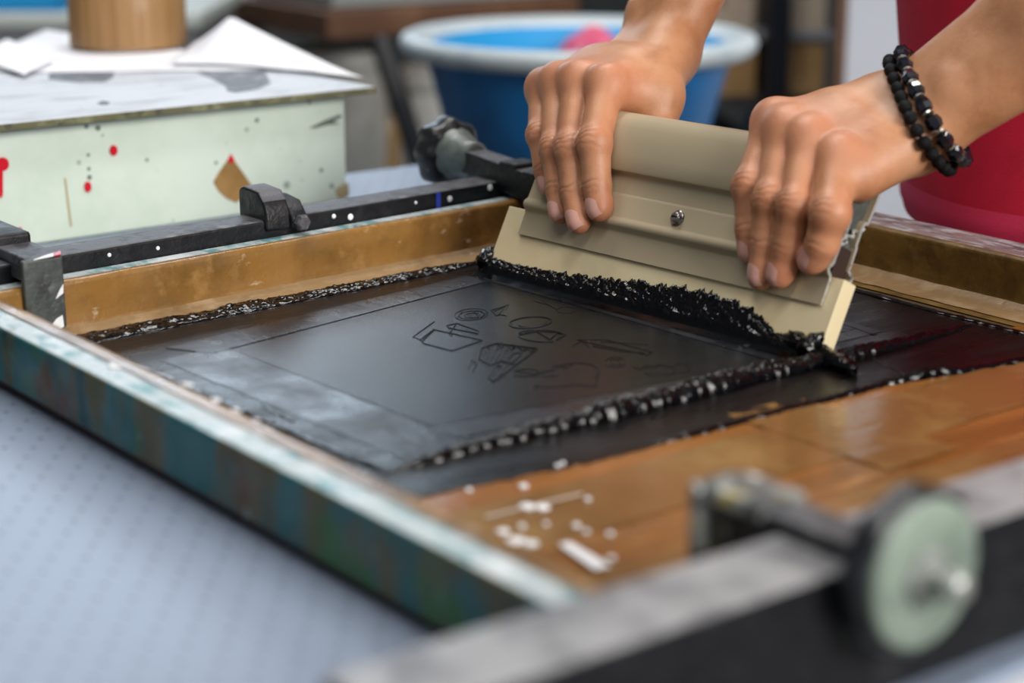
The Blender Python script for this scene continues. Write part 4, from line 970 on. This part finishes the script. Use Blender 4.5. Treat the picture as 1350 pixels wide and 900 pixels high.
me.polygons.foreach_set('loop_start', np.arange(0, len(Fa) * 4, 4, dtype=np.int32)); me.polygons.foreach_set('loop_total', np.full(len(Fa), 4, np.int32))
me.update(calc_edges=True); me.validate(); me.polygons.foreach_set('use_smooth', [True] * len(me.polygons))
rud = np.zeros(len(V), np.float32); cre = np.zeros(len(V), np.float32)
for H in (HR, HL):
    for i, f in enumerate(H.f):
        for j, sg, am in ((0, .011, .8), (1, .010, .55), (3, .010, .7)):
            rud = np.maximum(rud, am * np.exp(-(np.linalg.norm(V - f[j], axis=1) ** 2) / (2 * sg * sg) ** 1 * .5))
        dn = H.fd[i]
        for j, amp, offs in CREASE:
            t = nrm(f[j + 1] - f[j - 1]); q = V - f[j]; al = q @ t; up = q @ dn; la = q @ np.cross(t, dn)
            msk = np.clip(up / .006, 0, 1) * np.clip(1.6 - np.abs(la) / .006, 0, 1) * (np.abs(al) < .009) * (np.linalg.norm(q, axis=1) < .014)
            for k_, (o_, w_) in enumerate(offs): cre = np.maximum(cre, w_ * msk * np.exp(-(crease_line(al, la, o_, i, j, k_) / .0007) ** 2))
for nm, a in (('ruddy', rud), ('crease_shade', cre)):
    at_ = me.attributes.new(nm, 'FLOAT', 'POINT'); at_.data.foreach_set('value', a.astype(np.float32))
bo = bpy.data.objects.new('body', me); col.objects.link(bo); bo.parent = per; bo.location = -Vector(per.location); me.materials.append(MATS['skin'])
# fingernails
def nail(H, i, wscale=1.0):
    f = H.f[i]; t = nrm(f[3] - f[2]); dn = nrm(H.fd[i] - t * (H.fd[i] @ t)); s = np.cross(t, dn); wd = .0060 * H.fs[i] * wscale * (1, 1, .95, .85)[i]; ln = .0062
    c = f[3] - t * .0005
    pts = []; nu, nv = 9, 11
    for a in range(nu):
        for b in range(nv):
            x = (a / (nu - 1) - .5) * 2; y = (b / (nv - 1) - .5) * 2
            yy = y * ln * math.sqrt(max(.12, 1 - .75 * x * x)) if y < 0 else y * ln * math.sqrt(max(.2, 1 - .5 * x * x))
            pts.append(c + s * x * wd + t * yy + dn * .016)
    P = np.array(pts, np.float32)
    for _ in range(30):
        d = finger_sdf(H, i, P); P = P - (dn.astype(np.float32))[None] * np.clip(d, -.002, .002)[:, None] * .8
    P = P + dn.astype(np.float32) * .00035
    fcs = [(a * nv + b, (a + 1) * nv + b, (a + 1) * nv + b + 1, a * nv + b + 1) for a in range(nu - 1) for b in range(nv - 1)]
    obj('fingernail', P, fcs, 'nail', per, smooth=True)
for i in range(4): nail(HR, i); nail(HL, i)
# shirt
def shirt_r(ang, z):
    hw = np.interp(z, [-.0, .05, .2, .35, .45, .52], [.190, .194, .214, .215, .205, .10]); hd = np.interp(z, [0, .05, .2, .35, .45, .52], [.140, .136, .128, .135, .12, .085])
    return hw, hd
def fn(u, v_):
    a = u * 2 * math.pi; z = .017 + .52 * v_; hw, hd = shirt_r(a, z)
    fold = .006 * math.sin(a * 5 + z * 6) * (1 - v_) + .005 * nz(math.cos(a) * 2.2, math.sin(a) * 2.2, z * 5)
    dip = 0
    return np.array([TC[0] - .005 + (hd + fold) * math.cos(a), TC[1] + (hw + fold) * math.sin(a), z + dip])
v, f = grid(120, 60, fn); so = obj('shirt', v, f, 'red_shirt', per, smooth=True)
so.modifiers.new('s', 'SOLIDIFY').thickness = .0015
v, f = grid(120, 7, lambda u, v_: fn(u, .002 + .040 * v_) * np.array([1, 1, 1]) + np.array([math.cos(u * 2 * math.pi), math.sin(u * 2 * math.pi), 0]) * (.0016 - .0012 * abs(v_ - .5) * 2))
M('shirt_hem', (.58, .02, .075), .75, bump=(700, .15)); obj('hem', v, f, 'shirt_hem', so, smooth=True)
for S, H in ((SHR, HR), (SHL, HL)):
    d = nrm(H.e - S); G().tube([S - d * .03, S + d * .03, S + d * .10, S + d * .16], [.075, .078, .076, .078], n=28, closed_ends=False).build('sleeve', 'red_shirt', per, smooth=True)
# trousers and hair
g = G()
for hp in HIP:
    kn_ = hp + np.array([-.03, 0, -.40]); an = hp + np.array([.03, 0, -.76])
    g.tube([hp + np.array([0, 0, .12]), hp, hp * .5 + kn_ * .5, kn_, kn_ * .4 + an * .6, an + np.array([0, 0, .01])], [.100, .098, .088, .074, .066, .062], n=28, closed_ends=False)
v, f = grid(48, 10, lambda u, v_: TC + np.array([.012 + (.122 + .01 * math.sin(v_ * 3)) * math.cos(u * 2 * math.pi), (.176 + .006 * math.sin(v_ * 3)) * math.sin(u * 2 * math.pi), .075 - .20 * v_]))
g.add(v, f)
g.build('trousers', 'dark_trousers', per, smooth=True)
def hr(u, v_):
    a = u * 2 * math.pi; ph = v_ * 1.75; front = max(0, -math.cos(a)); ph *= 1 - .42 * front
    rr = 1.06 + .03 * nz(math.cos(a) * 5, math.sin(a) * 5, v_ * 6)
    return HEADC + np.array([.002, 0, .004]) + rr * np.array([.095 * math.sin(ph) * math.cos(a), .078 * math.sin(ph) * math.sin(a), .117 * math.cos(ph)])
v, f = grid(48, 20, hr); obj('hair', v, f, 'hair', per, smooth=True)
# ------------------------------------------------------------------ bracelets
def bracelet(c, axis, brad, kind, label, gap):
    axis = nrm(axis); a = nrm(np.cross(axis, UPZ)); b = np.cross(axis, a)
    ths = np.linspace(0, 2 * math.pi, 181)[:-1]; pts = []
    for t in ths:
        d = a * math.cos(t) + b * math.sin(t); rs = np.linspace(.012, .06, 200); P = (c + d * rs[:, None]).astype(np.float32); s = hand_sdf(HL, P)
        k = np.argmax(s > brad * .93); pts.append(c + d * rs[k])
    pts = np.array(pts); nx = np.roll(pts, -1, 0); per_ = np.linalg.norm(nx - pts, axis=1); cum = np.concatenate([[0], np.cumsum(per_)]); n = int(cum[-1] / (2 * brad + gap))
    r = root('bracelet', label, 'bracelet', tuple(c))
    ring = np.concatenate([pts, pts[:1]])
    G().tube(ring[::3], .0009, n=6, closed_ends=False).build('cord', 'bead_matte', r)
    for i in range(n):
        s = (i + .5) / n * cum[-1]; p = np.array([np.interp(s, cum, ring[:, q]) for q in range(3)]); p2 = np.array([np.interp((s + .0015) % cum[-1], cum, ring[:, q]) for q in range(3)]); t = nrm(p2 - p)
        if kind == 'matte': G().lathe(p, t, [(.0016, -brad * .92), (brad * .75, -brad * .72), (brad, -brad * .2), (brad, brad * .2), (brad * .75, brad * .72), (.0016, brad * .92)], n=12).build('bead', 'bead_matte', r, smooth=True)
        else:
            G().lathe(p, t, [(.0018, -brad * .85), (brad * .82, -brad * .68), (brad * 1.02, 0), (brad * .82, brad * .68), (.0018, brad * .85)], n=7).build('bead', 'bead_gloss', r)
            p3 = np.array([np.interp((s + brad + gap / 2) % cum[-1], cum, ring[:, q]) for q in range(3)])
            G().lathe(p3, t, [(.0012, -.0007), (brad * .66, -.0006), (brad * .66, .0006), (.0012, .0007)], n=10).build('spacer', 'silver', r)
    return r
axL = nrm(LE - LW)
bx_ = nrm(axL - .10 * sideL)
bracelet(LW + axL * .003, bx_, .0038, 'matte', 'matte black bead bracelet worn nearest the hand', .0001)
bracelet(LW + axL * .0112, nrm(bx_ + .03 * sideL), .0048, 'gloss', 'glossy black faceted bead bracelet with silver spacers on the wrist', .0012)
